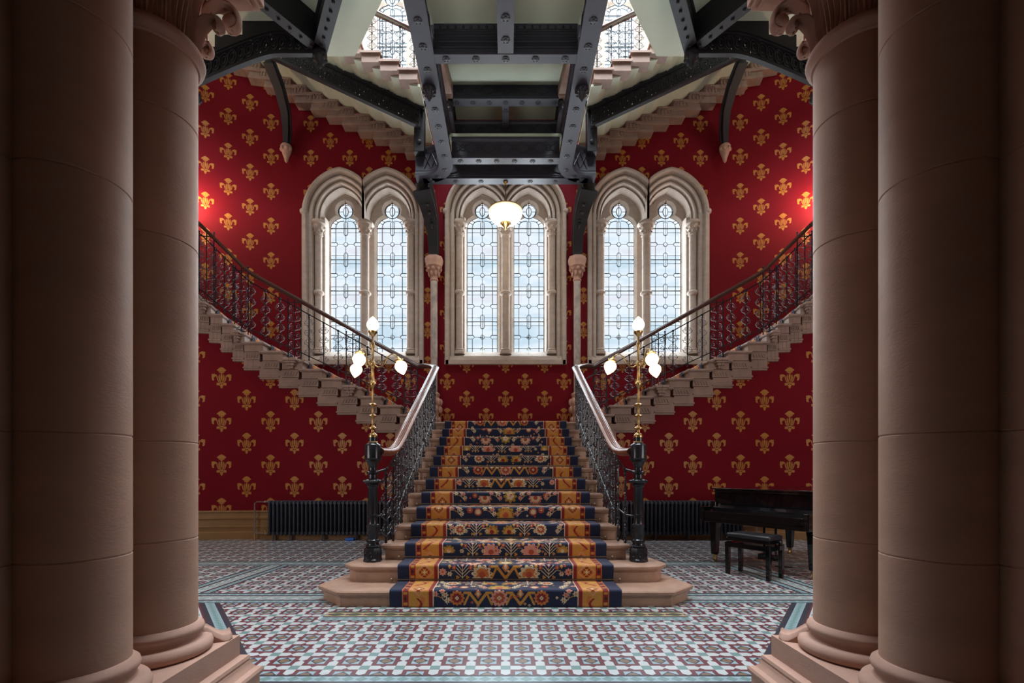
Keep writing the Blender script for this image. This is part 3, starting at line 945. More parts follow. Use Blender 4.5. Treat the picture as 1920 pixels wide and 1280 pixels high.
# ================================================================== SIDE FLIGHTS
ZS=2.2
def wedge(mb,q0,q1,r0,r1,z0,z1,n=None,m=0):
    n=n or (1 if q1<=9 else 3)
    for i in range(n):
        a=q0+(q1-q0)*i/n; b=q0+(q1-q0)*(i+1)/n
        P=[pos(a,r0),pos(b,r0),pos(b,r1),pos(a,r1)]
        mb.hexa([(*p,z0) for p in P]+[(*p,z1) for p in P],m)
def side_flight(sx):
    lab='stone cantilevered flight rising along the %s wall from the landing'%SIDE[sx]
    t=thing('staircase',lab,'staircase','side flights from the landing')
    t.location=(sx*1.577,YL,ZS-.5)
    J=30
    for j in range(1,J+1):
        z=ZS+.17*j; q=j-1
        mb=MB()
        wedge(mb,q+.10,q+1.14,3.04,RU-.002,z-.17,z-.05)
        wedge(mb,q+.04,q+1.22,3.01,RU-.002,z-.05,z-.036)
        wedge(mb,q,q+1.26,2.98,RU-.002,z-.036,z)
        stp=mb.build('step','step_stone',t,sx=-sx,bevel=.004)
        mb=MB()
        wedge(mb,q+.34,q+1.20,3.09,3.3,z-.31,z-.17)
        wedge(mb,q+.32,q+1.22,3.075,3.3,z-.19,z-.17)
        # zigzag carving on the face
        for i in range(5):
            a=q+.42+.145*i
            P=[pos(a,3.082),pos(a+.13,3.082),pos(a+.05,3.082)]
            p0=pos(a,3.08); p1=pos(a+.12,3.08); p2=pos(a+.02,3.06)
            mb.tube([(*pos(a,3.085),z-.215),(*pos(a+.055,3.078),z-.235),(*pos(a+.06,3.078),z-.27),(*pos(a+.13,3.085),z-.285)],.011,5)
        mb.build('corbel','step_stone',stp,sx=-sx,bevel=.003)
        mb=MB()
        wedge(mb,q+.42,q+1.44,3.14,RU-.002,z-.505,z-.17)
        wedge(mb,q+.39,q+1.47,3.11,3.3,z-.47,z-.44)
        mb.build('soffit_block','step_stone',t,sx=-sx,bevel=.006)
        if j%3==1 and j>1:
            mb=MB(); qq=q+.61
            for k,(w_,d_,zz0,zz1) in enumerate(((.34,.10,-.03,.02),(.28,.08,-.07,-.03),(.20,.055,-.12,-.07),(.12,.03,-.17,-.12))):
                wedge(mb,qq-w_,qq+w_,2.98-d_,3.05,z+zz0,z+zz1,n=2)
            mb.build('console','step_stone',stp,sx=-sx,bevel=.008)
    return t
def side_carpet(sx):
    hw=.68; r_in=3.27
    # path in (q,z); nosings rounded
    pts=[(-1.0,ZS-.004+.01)]
    for j in range(1,31):
        z=ZS+.17*j+.012; q=j-1
        pts+=[((q+.10)-.03, z-.17),((q-.02),z-.05),((q-.035),z)]
    pts.append((30.9,z))
    sc=.37
    path,Lc=rounded_path([(a*sc,b) for a,b in pts],.02,.009)
    A=carpet_img(hw,Lc,.009,seed=5)
    nv=len(path)-1; A=np.vstack([A,A[:max(0,nv-A.shape[0])]])[:nv]; nu=A.shape[1]
    V=np.zeros((nv+1,nu+1,3)); us=np.linspace(0,2*hw,nu+1)
    for i,p in enumerate(path):
        q=p[0]/sc
        a=pos(q,r_in); b=pos(q,r_in+2*hw)
        V[i,:,0]=(a[0]+(b[0]-a[0])*us/(2*hw))*(-sx); V[i,:,1]=a[1]+(b[1]-a[1])*us/(2*hw); V[i,:,2]=p[1]
    o=color_mesh('stair_carpet',V.reshape(-1,3),nu,nv,A)
    tag(o,'navy and orange runner climbing the %s side flight'%SIDE[sx],'carpet runner','side runners')
for sx in (-1,1):
    side_flight(sx); side_carpet(sx)

# ================================================================== BALUSTRADES
def spiral(cx,cz,r,a0,turns,n=16,k=.12):
    return [(cx+(r*(1-(1-k)*i/n))*math.cos(a0+turns*2*PI*i/n), cz+(r*(1-(1-k)*i/n))*math.sin(a0+turns*2*PI*i/n)) for i in range(n+1)]
def baluster_meshes(kind, h=1.0, seg=5):
    """returns (main, scroll) builders in the local x-z plane, foot at the origin"""
    a=MB(); b=MB()
    def tb(pts,r,mb): mb.tube([(x,0,z) for x,z in pts],r,seg)
    n=4; th=(h-.16)/n
    if kind=='single':
        a.tube([(0,0,0),(0,0,h)],.0105,6)
        a.lathe([(.012,0),(.016,.01),(.015,.03),(.011,.045)],seg=8); a.lathe([(.010,h-.06),(.024,h-.03),(.026,h-.01),(.014,h)],seg=8)
        for i in range(n+1): a.sphere((0,0,.08+th*i),.019,8,6)
        for i in range(n):
            z0=.08+th*i; zc=z0+th*.56; R=.038
            for s in (-1,1):
                tb(spiral(s*.058,zc,R,PI*(1 if s<0 else 0)+s*-.4,-s*1.25),.0058,b)
                tb([(0,z0+.01),(s*.03,z0+th*.16),(s*.075,z0+th*.26),(s*.096,zc-.01)],.006,b)
                tb([(s*.058,zc+R),(s*.02,zc+R+.012),(0,zc+R+.03)],.0055,b)
    else:
        w=.125
        for s in (-1,1): a.tube([(s*w,0,.0),(s*w,0,h)],.011,6); a.lathe([(.012,h),(.02,h+.015),(.012,h+.03)],seg=6); a.xf(Matrix.Translation((s*w,0,0)),len(a.v)-18)
        a.tube([(0,0,0),(0,0,h)],.0105,6)
        for z in (.05,h-.04): a.tube([(-w,0,z),(w,0,z)],.008,5)
        n=6; th=(h-.12)/n
        for i in range(n):
            z0=.06+th*i; zc=z0+th*.5; R=.046
            a.sphere((0,0,z0),.017,8,5)
            for s in (-1,1):
                tb(spiral(s*.062,zc,R,PI/2*(1)+s*.2,-s*1.3),.0055,b)
                tb([(0,z0),(s*.03,z0+.012),(s*.10,z0+.02),(s*.113,zc)],.0055,b)
    return a,b
BAL={}
def baluster(kind, parent, p, yaw, h):
    key=kind
    if key not in BAL:
        a,b=baluster_meshes(kind)
        oa=a.build('baluster' if kind=='single' else 'baluster_panel','iron_gloss',world=False,smooth=40)
        ob=b.build('scrollwork','iron_scroll',oa,world=False,smooth=60)
        BAL[key]=oa; first=True
        o=oa; o.parent=parent
    else: o=cp_tree(BAL[key],parent)
    pl=parent.location
    o.location=(p[0]-pl.x,p[1]-pl.y,p[2]-pl.z); o.rotation_euler=(0,0,yaw); o.scale=(1,1,h)
    return o
RAILP=[(-.028,-.045),(.028,-.045),(.040,-.028),(.062,-.018),(.068,.004),(.058,.022),(.038,.033),(.033,.028),(.028,.042),(.014,.045),(.009,.035),(.004,.046),(-.004,.046),(-.009,.035),(-.014,.045),(-.028,.042),(-.033,.028),(-.038,.033),(-.058,.022),(-.068,.004),(-.062,-.018),(-.040,-.028)]
FLAT=[(-.016,-.006),(.016,-.006),(.016,.006),(-.016,.006)]
RX=1.275
def zn_c(y): return .17*(1+(y-D1)/T_)      # nosing line of the central flight
def lower_rail_pts():
    P=[(1.372,5.262,1.505),(1.34,5.33,1.502),(1.305,5.42,1.508),(1.285,5.53,1.53),(1.277,5.65,1.575),(RX,5.80,1.64)]
    n=14; y0,y1=5.80,8.70; z1=3.125
    for i in range(1,n+1):
        P.append((RX,y0+(y1-y0)*i/n,1.64+(z1-1.64)*i/n))
    return P
def central_balustrade(sx):
    t=thing('balustrade','%s iron balustrade and polished wood rail of the central flight'%SIDE[sx],'balustrade','central stair balustrades',loc=(sx*RX,5.4,ztop(3)))
    P=lower_rail_pts()
    MB().sweep([(sx*a,b,c) for a,b,c in P],RAILP).build('handrail','rail_wood',t,smooth=50)
    slope=(3.125-1.64)/2.9
    zr=lambda y: 1.64+(y-5.8)*slope
    # string rails
    mb=MB()
    mb.tube([(sx*1.40,5.27,1.285),(sx*1.33,5.38,1.31),(sx*1.29,5.5,1.39),(sx*RX,5.66,1.50-.0),(sx*RX,8.70,zr(8.70)-.14)],.011,6)
    mb.tube([(sx*1.41,5.27,.80),(sx*1.34,5.40,.80),(sx*1.29,5.54,.86),(sx*RX,5.68,zn_c(5.68)+.14),(sx*RX,8.70,zn_c(8.70)+.14)],.011,6)
    mb.build('string_rail','iron_gloss',t,smooth=60)
    ys=[]; y=5.74; i=0
    while y<8.72:
        kind='panel' if i%4==0 else 'single'
        k=int((y-D1)/T_)+1; zt=ztop(min(13,k))
        top=zr(y)-.06
        if kind=='single': zt+=0
        baluster(kind,t,(sx*RX,y,zt),PI/2,top-zt)
        y+= .2 if (i%4==0 or i%4==3) else .165
        i+=1
    for y,x in ((5.40,1.335),(5.55,1.29)):
        baluster('single',t,(sx*x,y,ztop(3)+.0),PI/2*.8,(1.33 if y<5.5 else 1.42)-ztop(3))
    return t
def rail_off(q): return .88+.035*max(0,min(q,13))
def side_balustrade(sx):
    t=thing('balustrade','%s iron balustrade and dark wood rail curving up the side flight'%SIDE[sx],'balustrade','side flight balustrades',loc=(sx*1.577,YL-.1,ZS))
    r=3.13
    zl=lambda q: ZS+.17*(q+1)
    P=[(-1.275,8.70,3.125),(-1.285,8.92,3.20)]
    P=[(-RX,8.70,3.125),(-RX-.01,8.86,3.19),(-1.32,8.99,3.235),(-1.40,9.10,3.265),(-1.52,9.18,3.30)]
    q=.25
    while q<=29:
        P.append((*pos(q,r),zl(q)+rail_off(q))); q+=.5
    MB().sweep([(-sx*a,b,c) for a,b,c in P],RAILP).build('handrail','rail_dark',t,smooth=50)
    mb=MB()
    for off in (.12,None):
        pts=[(*pos(q,r),zl(q)+(off if off else rail_off(q)-.17)) for q in [i*.5-.2 for i in range(59)]]
        mb.tube([(-sx*a,b,c) for a,b,c in pts],.011,5)
    mb.build('string_rail','iron_gloss',t,smooth=60)
    i=0; q=.61
    while q<28.8:
        kind='panel' if i%4==0 else 'single'
        j=int(q)+1; z0=ZS+.17*j
        top=zl(q)+rail_off(q)-(.05 if kind=='panel' else .15)
        if kind=='single': z0=max(z0,zl(q)+.04)
        x,y=pos(q,r); d=pdir(q)
        yaw=math.atan2(d[1],d[0])
        if sx>0: x=-x; yaw=math.atan2(d[1],-d[0])
        baluster(kind,t,(x,y,z0),yaw,top-z0)
        q+=.75; i+=1
for sx in (-1,1): central_balustrade(sx); side_balustrade(sx)

# ================================================================== NEWEL LAMPS
def egg(mb, c, r, h, axis=(0,0,1), seg=18, rings=12):
    """egg with its blunt end at c, tip along axis"""
    ax=Vector(axis).normalized(); q=Vector((0,0,1)).rotation_difference(ax)
    V=[];Fc=[]
    for i in range(rings+1):
        t=i/rings; z=h*t
        rr=r*math.sin(PI*t**.78)**.85 if 0<t<1 else 0.002
        rr=max(rr,.35*r if i==0 else .002)
        for k in range(seg):
            a=2*PI*k/seg; V.append(Vector(c)+q@Vector((rr*math.cos(a),rr*math.sin(a),z)))
    for i in range(rings):
        for k in range(seg):
            k2=(k+1)%seg; Fc.append((i*seg+k,i*seg+k2,(i+1)*seg+k2,(i+1)*seg+k))
    mb.add(V,Fc); return mb
def newel_lamp(sx):
    x,y=sx*1.434,5.225
    t=thing('newel_lamp','black iron newel post with a brass four-globe lamp, %s of the stair foot'%SIDE[sx],'lamp post','newel lamps flanking the stair foot',loc=(x,y,ztop(2)))
    c=(x,y)
    mb=MB()
    mb.lathe([(.100,.32),(.100,.345),(.095,.35),(.095,.45),(.088,.47)],c,8,phase=PI/8)
    mb.lathe([(.07,.47),(.078,.485),(.066,.50),(.062,.515),(.072,.53),(.070,.55),(.060,.56)],c,24)
    for k in range(8):
        a=2*PI*k/8; px_,py_=c[0]+.088*math.cos(a),c[1]+.088*math.sin(a)
        mb.tube([(c[0]+.09*math.cos(a+.16*math.cos(b)),c[1]+.09*math.sin(a+.16*math.cos(b)),.40+.022*math.sin(b)) for b in [i*PI/5 for i in range(10)]],.005,5,closed=True)
    mb.build('base','iron_gloss',t,smooth=35)
    mb=MB()
    mb.lathe([(.060,.56),(.061,.68),(.068,.70),(.068,.715),(.055,.725),(.050,.75),(.049,.80),(.055,.805),(.055,.825),(.049,.83)],c,24)
    for k in range(10):
        a=2*PI*k/10
        mb.sphere((c[0]+.060*math.cos(a),c[1]+.060*math.sin(a),.60+.05*(k%2)),.011,6,5)
    mb.lathe([(.052,.83),(.053,.84),(.050,1.10),(.054,1.12)],c,40,flute=20,fl=(.835,1.11))
    mb.lathe([(.054,1.12),(.066,1.13),(.068,1.145),(.058,1.15),(.060,1.155),(.090,1.165),(.096,1.178),(.096,1.188),(.088,1.198),(.062,1.205),(.050,1.215),(.049,1.255),(.054,1.26),(.066,1.265),(.067,1.285),(.052,1.29),(.043,1.305),(.045,1.34),(.06,1.38),(.080,1.405),(.094,1.41),(.096,1.425),(.088,1.43),(.088,1.565),(.083,1.575),(.055,1.592),(.048,1.60),(.047,1.66)],c,32)
    for k in range(24):
        a=2*PI*k/24; mb.sphere((c[0]+.092*math.cos(a),c[1]+.092*math.sin(a),1.183),.011,5,4)
    mb.build('post','iron_gloss',t,smooth=35)
    mb=MB()
    mb.lathe([(.049,1.598),(.052,1.605),(.049,1.612)],c,24)
    mb.lathe([(.048,1.655),(.050,1.665),(.046,1.685),(.030,1.70),(.018,1.71),(.016,1.735),(.020,1.74),(.046,1.75),(.046,1.757),(.02,1.775),(.013,1.79),(.013,1.86),(.02,1.872),(.044,1.885),(.044,1.892),(.018,1.905),(.013,1.92),(.013,1.98),(.020,1.99),(.045,2.004),(.045,2.012),(.018,2.025),(.0125,2.04),(.0125,2.19),(.02,2.20),(.033,2.225),(.033,2.24),(.02,2.262),(.014,2.27),(.015,2.40),(.019,2.405),(.015,2.41),(.018,2.43),(.028,2.445),(.028,2.458),(.016,2.475),(.012,2.49),(.012,2.62),(.018,2.63),(.022,2.66),(.018,2.68),(.011,2.69),(.011,2.745),(.02,2.755),(.045,2.785),(.047,2.80),(.04,2.803)],c,20)
    mb.build('stem','brass',t,smooth=40)
    g=MB(); egg(g,(x,y,2.80),.066,.163,(0,0,1)); g.build('globe','globe',t,smooth=80)
    arms=[(.29,.03),(-.055,-.27),(-.22,.17)]
    if sx>0: arms=[(-a,b) for a,b in arms]
    for dx,dy in arms:
        L=math.hypot(dx,dy); ux,uy=dx/L,dy/L
        prof=[(.012,2.44),(.05,2.415),(.09,2.42),(.12,2.46),(.15,2.52),(.19,2.555),(.23,2.555),(.26,2.53),(.275,2.505)]
        am=MB(); am.tube([(x+ux*a,y+uy*a,b) for a,b in prof],[.009,.009,.008,.008,.007,.007,.007,.008,.010],8)
        am.tube([(x+ux*(.085+p),y+uy*(.085+p),2.45+q) for p,q in spiral(0,0,.032,-PI/2,1.2,14)],.004,5)
        am.tube([(x+ux*a,y+uy*a,b) for a,b in [(.03,2.47),(.06,2.49),(.10,2.47),(.13,2.49)]],.0045,5)
        ao=am.build('arm','brass',t,smooth=60)
        ax=Vector((ux*.32,uy*.32,-1)).normalized()
        s=Vector((x+ux*.272,y+uy*.272,2.512))
        cup=MB(); cup.lathe([(.012,.02),(.022,.005),(.044,-.012),(.048,-.025),(.042,-.028)],(0,0),16)
        cup.xf(Matrix.Translation(s)@Vector((0,0,-1)).rotation_difference(ax).to_matrix().to_4x4())
        cup.build('cup','brass',ao,smooth=50)
        g=MB(); egg(g,s+ax*.018,.067,.165,ax); g.build('globe','globe',t,smooth=80)
for sx in (-1,1): newel_lamp(sx)
# ================================================================== FOREGROUND COLUMNS
def pier_plinth(sx):
    mb=MB()
    y0,y1=-1.4,2.73; xi,xo=1.50,2.03
    lv=[(.075,0),(.075,.117),(.088,.125),(.092,.14),(.085,.155),(.06,.165),(.045,.185),(.04,.205),(.035,.21),(.040,.222),(.035,.238),(.02,.243),(.0,.25),(.0,.362)]
    rows=[]
    for d,z in lv:
        rows.append([(xi-d,y0,z),(xi-d,y1+d,z),(xo,y1+d,z)])
    mb.grid([list(reversed(r)) for r in rows])
    mb.add([(xi,y0,.362),(xi,y1,.362),(xo,y1,.362),(xo,y0,.362)],[(3,2,1,0)])
    o=mb.build('pedestal',['pink_stone'],sx=sx,smooth=30)
    tag(o,'moulded sandstone pedestal under the %s row of clustered columns'%SIDE[sx],'pedestal','column pedestals')
pcount=0
def leaf_mesh(mb, c, ang, prof, w, ribs=5):
    """curling leaf: prof = (radial, z, halfwidth, thickness)"""
    ca,sa=math.cos(ang),math.sin(ang)
    def cr(p0,p1,p2,p3,t): return tuple(.5*((2*b_)+(-a_+c_)*t+(2*a_-5*b_+4*c_-d_)*t*t+(-a_+3*b_-3*c_+d_)*t**3) for a_,b_,c_,d_ in zip(p0,p1,p2,p3))
    pp=[prof[0]]+list(prof)+[prof[-1]]
    prof=[cr(*pp[i:i+4],t/4) for i in range(len(pp)-3) for t in range(4)]+[prof[-1]]
    rows=[]
    for r,z,hw in prof:
        row=[]
        for i in range(6*ribs+1):
            t=-1+i/(3*ribs)
            bump=.010*math.cos(t*ribs*PI) * (1 if hw>.02 else .3)
            rr=r-.03*t*t*(hw/.08)+bump
            tx=hw*t
            row.append((c[0]+rr*ca-tx*sa, c[1]+rr*sa+tx*ca, z))
        rows.append(row)
    mb.grid(rows)
def column(x,y,sx,label,i_=0):
    t=thing('stone_column',label,'column','clustered sandstone columns',loc=(x,y,.362))
    c=(x,y); r=.1917
    mb=MB()
    mb.lathe([(.246,.363),(.259,.374),(.262,.395),(.252,.418),(.232,.426),(.213,.428),(.206,.44),(.207,.456),(.213,.462),(.218,.466),(.222,.480),(.218,.494),(.206,.502),(.202,.508),(r,.513)],c,64)
    # corner spurs
    for a in (45,135,225,315):
        aa=math.radians(a); d=lambda q:(x+q*math.cos(aa),y+q*math.sin(aa))
        if i_ or a>140: continue
        ca_,sa_=math.cos(aa),math.sin(aa); rows=[]
        for q_,z_,w_,th in ((.20,.47,.02,.0),(.235,.455,.035,.0),(.27,.425,.05,.0),(.30,.405,.062,.0),(.325,.402,.066,.0),(.345,.41,.05,.0),(.352,.40,.04,.0),(.345,.375,.05,.0),(.335,.364,.055,.0)):
            row=[]
            for k_ in range(9):
                t_=-1+k_/4; zz=max(.364,z_-.030*t_*t_+.007*math.cos(t_*3*PI)) if q_<.34 or z_>.38 else .364
                row.append((x+q_*ca_-w_*t_*sa_, y+q_*sa_+w_*t_*ca_, zz))
            rows.append(row)
        mb.grid(rows)
        # skirt down to the pedestal
        for sd_ in (0,8):
            mb.grid([[r_[sd_] for r_ in rows],[(r_[sd_][0],r_[sd_][1],.363) for r_ in rows]])
    mb.build('base','pink_stone',t,smooth=50)
    prof=[(r,.513)]
    for z in (.945,1.43,2.42,3.03):
        prof+=[(r,z-.005),(r-.0035,z-.0015),(r-.0035,z+.0015),(r,z+.005)]
    prof+=[(r,3.36)]
    MB().lathe(prof,c,96).build('shaft','column_stone',t,smooth=20)
    mb=MB()
    mb.lathe([(r,3.36),(r+.01,3.365),(r+.014,3.38),(r+.030,3.39),(r+.036,3.41),(r+.028,3.432),(r+.006,3.44),(r,3.45),(r+.0,3.6),(r+.02,3.75),(r+.06,3.88),(r+.10,3.95)],c,48)
    # lower and upper leaves
    low=[(r+.002,3.45,.045),(r+.008,3.50,.055),(r+.018,3.55,.060),(r+.035,3.60,.058),(r+.060,3.64,.050),(r+.085,3.655,.042),(r+.103,3.645,.034),(r+.105,3.625,.026),(r+.092,3.615,.016),(r+.080,3.625,.008)]
    up=[(r+.002,3.45,.035),(r+.010,3.58,.045),(r+.025,3.68,.055),(r+.055,3.76,.060),(r+.10,3.82,.056),(r+.145,3.845,.05),(r+.18,3.835,.044),(r+.195,3.80,.038),(r+.19,3.765,.032),(r+.170,3.75,.024),(r+.155,3.765,.014),(r+.16,3.785,.006)]
    for k in range(8):
        a=math.radians(45*k+ (22.5)); leaf_mesh(mb,c,a,low,.05)
        mb.sphere((x+(r+.092)*math.cos(a),y+(r+.092)*math.sin(a),3.632),.027,10,8)
    for k in range(8):
        a=math.radians(45*k); leaf_mesh(mb,c,a,up,.05)
        mb.sphere((x+(r+.165)*math.cos(a),y+(r+.165)*math.sin(a),3.782),.047,16,12,sc=(1,1,.95))
    cap=mb.build('capital','pink_stone',t,smooth=45)
    m=cap.modifiers.new('s','SOLIDIFY'); m.thickness=.012
    mb=MB()
    a=.375
    for (b,z0,z1) in ((a-.04,3.93,3.96),(a,3.985,4.07),(a-.015,3.955,3.99),(a+.02,4.07,4.12)): mb.box(x-b if b<.3 else x-b,x+b,y-min(b,.25),y+b,z0,z1)
    mb.build('abacus','pink_stone',t,bevel=.006,smooth=0)
    return t
for sx in (-1,1):
    pier_plinth(sx)
    for i,(xx,yy) in enumerate(((1.784,2.451),(1.74,1.945))):
        column(sx*xx,yy,sx,['sandstone column with a carved leaf capital in view, innermost of the %s cluster','plain sandstone column between the innermost column and the flat pier, %s side'][i]%SIDE[sx],i)

for sx in (-1,1):
    t=thing('stone_pier','dark flat-faced sandstone pier at the very %s edge of the picture'%SIDE[sx],'pier','piers behind the columns',loc=(sx*1.9,1.0,.362))
    zs_=[(0,.363)]
    for z in (.945,1.43,2.42,3.03): zs_+=[(0,z-.005),(.0035,z-.0015),(.0035,z+.0015),(0,z+.005)]
    zs_.append((0,4.12))
    MB().grid([[(2.029,1.768-g,z),(1.80+g,1.768-g,z),(1.80+g,-1.4,z),(2.029,-1.4,z)] for g,z in zs_]).build('shaft','column_stone',t,sx=sx,smooth=0)

# ================================================================== WALL COLONNETTES
def colonnette(sx):
    x,y=sx*1.683,11.38
    t=thing('wall_colonnette','slender grey marble shaft with leafy capital, %s of the middle window'%SIDE[sx],'column','colonnettes beside the middle window',loc=(x,y,2.19))
    c=(x,y); z=lambda p:1.28+(885-p)*11.38/907
    mb=MB(); mb.lathe([(.17,2.19),(.17,2.28),(.13,2.31),(.145,2.34),(.12,2.37),(.11,2.6),(.14,2.8),(.15,2.95),(.12,3.05),(.14,3.08),(.14,3.12),(.10,3.15)],c,16)
    for k in range(8):
        a=2*PI*k/8
        for zz,rr in ((2.5,.12),(2.75,.15),(2.92,.15)): mb.sphere((c[0]+rr*math.cos(a+zz*3),c[1]+rr*math.sin(a+zz*3),zz),.055,8,6,sc=(1,1,1.6))
    mb.build('base','pink_stone',t)
    MB().lathe([(.082,3.14),(.082,5.78)],c,24).build('shaft','grey_marble',t)
    mb=MB(); mb.lathe([(.082,5.76),(.10,5.78),(.10,5.80),(.085,5.82),(.09,5.9),(.12,6.0),(.15,6.06)],c,16)
    mb.lathe([(.15,6.06),(.20,6.10),(.19,6.14),(.215,6.20),(.225,6.27),(.20,6.32)],c,8,phase=PI/8)
    for k in range(8):
        a=2*PI*k/8; mb.sphere((c[0]+.15*math.cos(a),c[1]+.15*math.sin(a),6.03),.042,8,6); mb.sphere((c[0]+.115*math.cos(a+.39),c[1]+.115*math.sin(a+.39),5.93),.04,8,6,sc=(.8,.8,1.5))
    mb.build('capital','pink_stone',t,smooth=40)
for sx in (-1,1): colonnette(sx)

# ================================================================== UPPER IRONWORK
ZG=7.66
GPROF=[(-.144,0),(-.144,.035),(-.12,.045),(-.105,.075),(-.11,.09),(-.085,.12),(-.085,.38),(-.11,.40),(-.13,.43),(-.13,.46),(.13,.46),(.13,.43),(.11,.40),(.085,.38),(.085,.12),(.11,.09),(.105,.075),(.12,.045),(.144,.035),(.144,0)]
def gprof(w,h): return [(a/.144*w,b/.46*h) for a,b in GPROF]
ROS=[None]
def rosette(parent,p,r=.05,normal='down'):
    if ROS[0] is None:
        mb=MB()
        mb.lathe([(.9,0),(1,-.1),(.85,-.22),(.55,-.2),(.45,-.35),(.2,-.42),(.02,-.42)],seg=12)
        for k in range(6): mb.sphere((.75*math.cos(k*PI/3),.75*math.sin(k*PI/3),-.18),.22,6,5)
        o=mb.build('rosette','iron',None,smooth=60); ROS[0]=o
    else: o=cp(ROS[0])
    o.parent=parent; w=Vector((0,0,0)); q=parent
    while q is not None: w+=q.location; q=q.parent
    o.location=Vector(p)-w; o.scale=(r*1.35,r*1.35,r*.7)
    if normal=='front': o.rotation_euler=(-PI/2,0,0)
    return o
def lattice(mb,x0,x1,y,z0,z1,n,r=.008):
    for i in range(n):
        a=x0+(x1-x0)*i/n; b=x0+(x1-x0)*(i+1)/n; m_=(a+b)/2; zm=(z0+z1)/2
        mb.tube([(a,y,z0),(b,y,z1)],r,5); mb.tube([(a,y,z1),(b,y,z0)],r,5)
        R=(z1-z0)*.28
        mb.tube([(m_+R*math.cos(k*PI/5),y,zm+R*math.sin(k*PI/5)) for k in range(10)],r,5,closed=True)
def side_girder(sx):
    t=thing('iron_girder','long riveted iron girder on the %s edge of the bridge, curving outward at its end'%SIDE[sx],'girder','bridge side girders',loc=(sx*1.24,7.5,ZG))
    P=[(1.24,5.6,ZG),(1.24,10.02,ZG)]
    for i in range(1,9):
        a=PI/2*i/8; P.append((1.24+.52*(1-math.cos(a)),10.02+.52*math.sin(a),ZG))
    P.append((1.95,10.54,ZG))
    MB().sweep([(sx*a,b,c) for a,b,c in P],gprof(.144,.62)).build('beam','iron_light',t,smooth=35)
    mb=MB()
    for i in range(9):
        y0=6.4+.42*i
        for s in (-.09,.09):
            mb.tube([(sx*1.24+s,y0,ZG+.16),(sx*1.24+s,y0+.4,ZG+.48)],.008,4); mb.tube([(sx*1.24+s,y0,ZG+.48),(sx*1.24+s,y0+.4,ZG+.16)],.008,4)
    for i in range(4):
        a0=PI/2*i/4; a1=PI/2*(i+1)/4
        f=lambda a,z:(sx*(1.24+.52-.43*math.cos(a)),10.02+.43*math.sin(a),z)
        mb.tube([f(a0,ZG+.16),f(a1,ZG+.5)],.01,4); mb.tube([f(a0,ZG+.5),f(a1,ZG+.16)],.01,4)
    mb.build('ornament','iron',t,smooth=60)
    y=6.0
    while y<10.0: rosette(t,(sx*1.24,y,ZG),.048); y+=.42
    for i in (2,5,7): 
        a=PI/2*i/8; rosette(t,(sx*(1.24+.52*(1-math.cos(a))),10.02+.52*math.sin(a),ZG),.045)
    # pendant boss
    mb=MB(); mb.lathe([(.10,ZG+.02),(.12,ZG-.02),(.11,ZG-.06),(.07,ZG-.09),(.05,ZG-.15),(.015,ZG-.20),(.004,ZG-.22)],(sx*1.27,8.05),14)
    for k in range(8):
        a=2*PI*k/8; mb.sphere((sx*1.27+.09*math.cos(a),8.05+.09*math.sin(a),ZG-.07),.03,6,5)
    mb.build('pendant_boss','iron',t,smooth=50)
    # top plate boss ring
    return t
def cross_girder(y,z,half,label,n,depth=.46,w=.13,latt=0,mat_='iron_light'):
    t=thing('cross_girder',label,'girder','cross girders of the bridge',loc=(0,y,z))
    MB().sweep([(-half,y,z),(half,y,z)],gprof(w,depth)).build('beam',mat_,t,smooth=35)
    for i in range(n):
        x=-half+.18+(2*half-.36)*i/(n-1); rosette(t,(x,y,z),.045)
    mb=MB()
    if latt: lattice(mb,-half+.05,half-.05,y-w*.6,z+depth*.3,z+depth*.8,latt)
    else:
        for zz in (.28,.45,.62,.78): mb.tube([(-half,y-w*.72,z+depth*zz),(half,y-w*.72,z+depth*zz)],.018,6)
        for i in range(18): mb.sphere((-half+.1+(2*half-.2)*i/17,y-w*.78,z+depth*.88),.02,6,5)
    mb.build('ornament','iron',t,smooth=50)
    return t
for sx in (-1,1): side_girder(sx)
cross_girder(7.476,ZG,1.10,'iron cross girder nearest the viewer, below the first cream panels',5,.50,.085)
cross_girder(9.93,ZG,1.10,'iron cross girder with pale flange and crossed ornament, second from the windows',6,.44,.10,6)
cross_girder(10.62,ZG,1.80,'lowest iron cross girder above the middle window, carrying the pendant lamp',7,.46,.11,6)
cross_girder(10.5,9.30,1.24,'high iron cross girder under the upper flight, behind the bridge',7,.40,.11,6)
cross_girder(11.40,9.10,1.24,'high iron cross girder against the back wall',7,.42,.08,6)
def long_girder(y0,y1,z,label,w,ros):
    t=thing('centre_girder',label,'girder','centre girders of the bridge',loc=(0,y0,z))
    MB().sweep([(0,y0,z),(0,y1,z)],gprof(w,.46)).build('beam','iron_light',t,smooth=35)
    for y in ros: rosette(t,(0,y,z),.05)
long_girder(5.6,7.40,ZG+.005,'short iron centre girder dividing the two front cream panels',.12,(6.0,6.4,6.8,7.15))
long_girder(10.58,11.32,9.31,'small iron centre girder dividing the high rear panels',.075,(10.75,11.1))
for sx in (-1,1):
    t=thing('landing_girder','short iron side girder of the high rear landing, %s side'%SIDE[sx],'girder','side girders of the high landing',loc=(sx*1.24,10.5,9.1))
    MB().sweep([(sx*1.26,10.45,9.10),(sx*1.26,11.56,9.10)],gprof(.10,.66)).build('beam','iron',t,smooth=35)
    mb=MB()
    for k in range(7):
        a_=PI/2*k/6; mb.sphere((sx*1.20,10.38+.09*math.sin(a_*2),9.05+.10*k),.07,8,6)
    mb.build('scroll','iron',t)
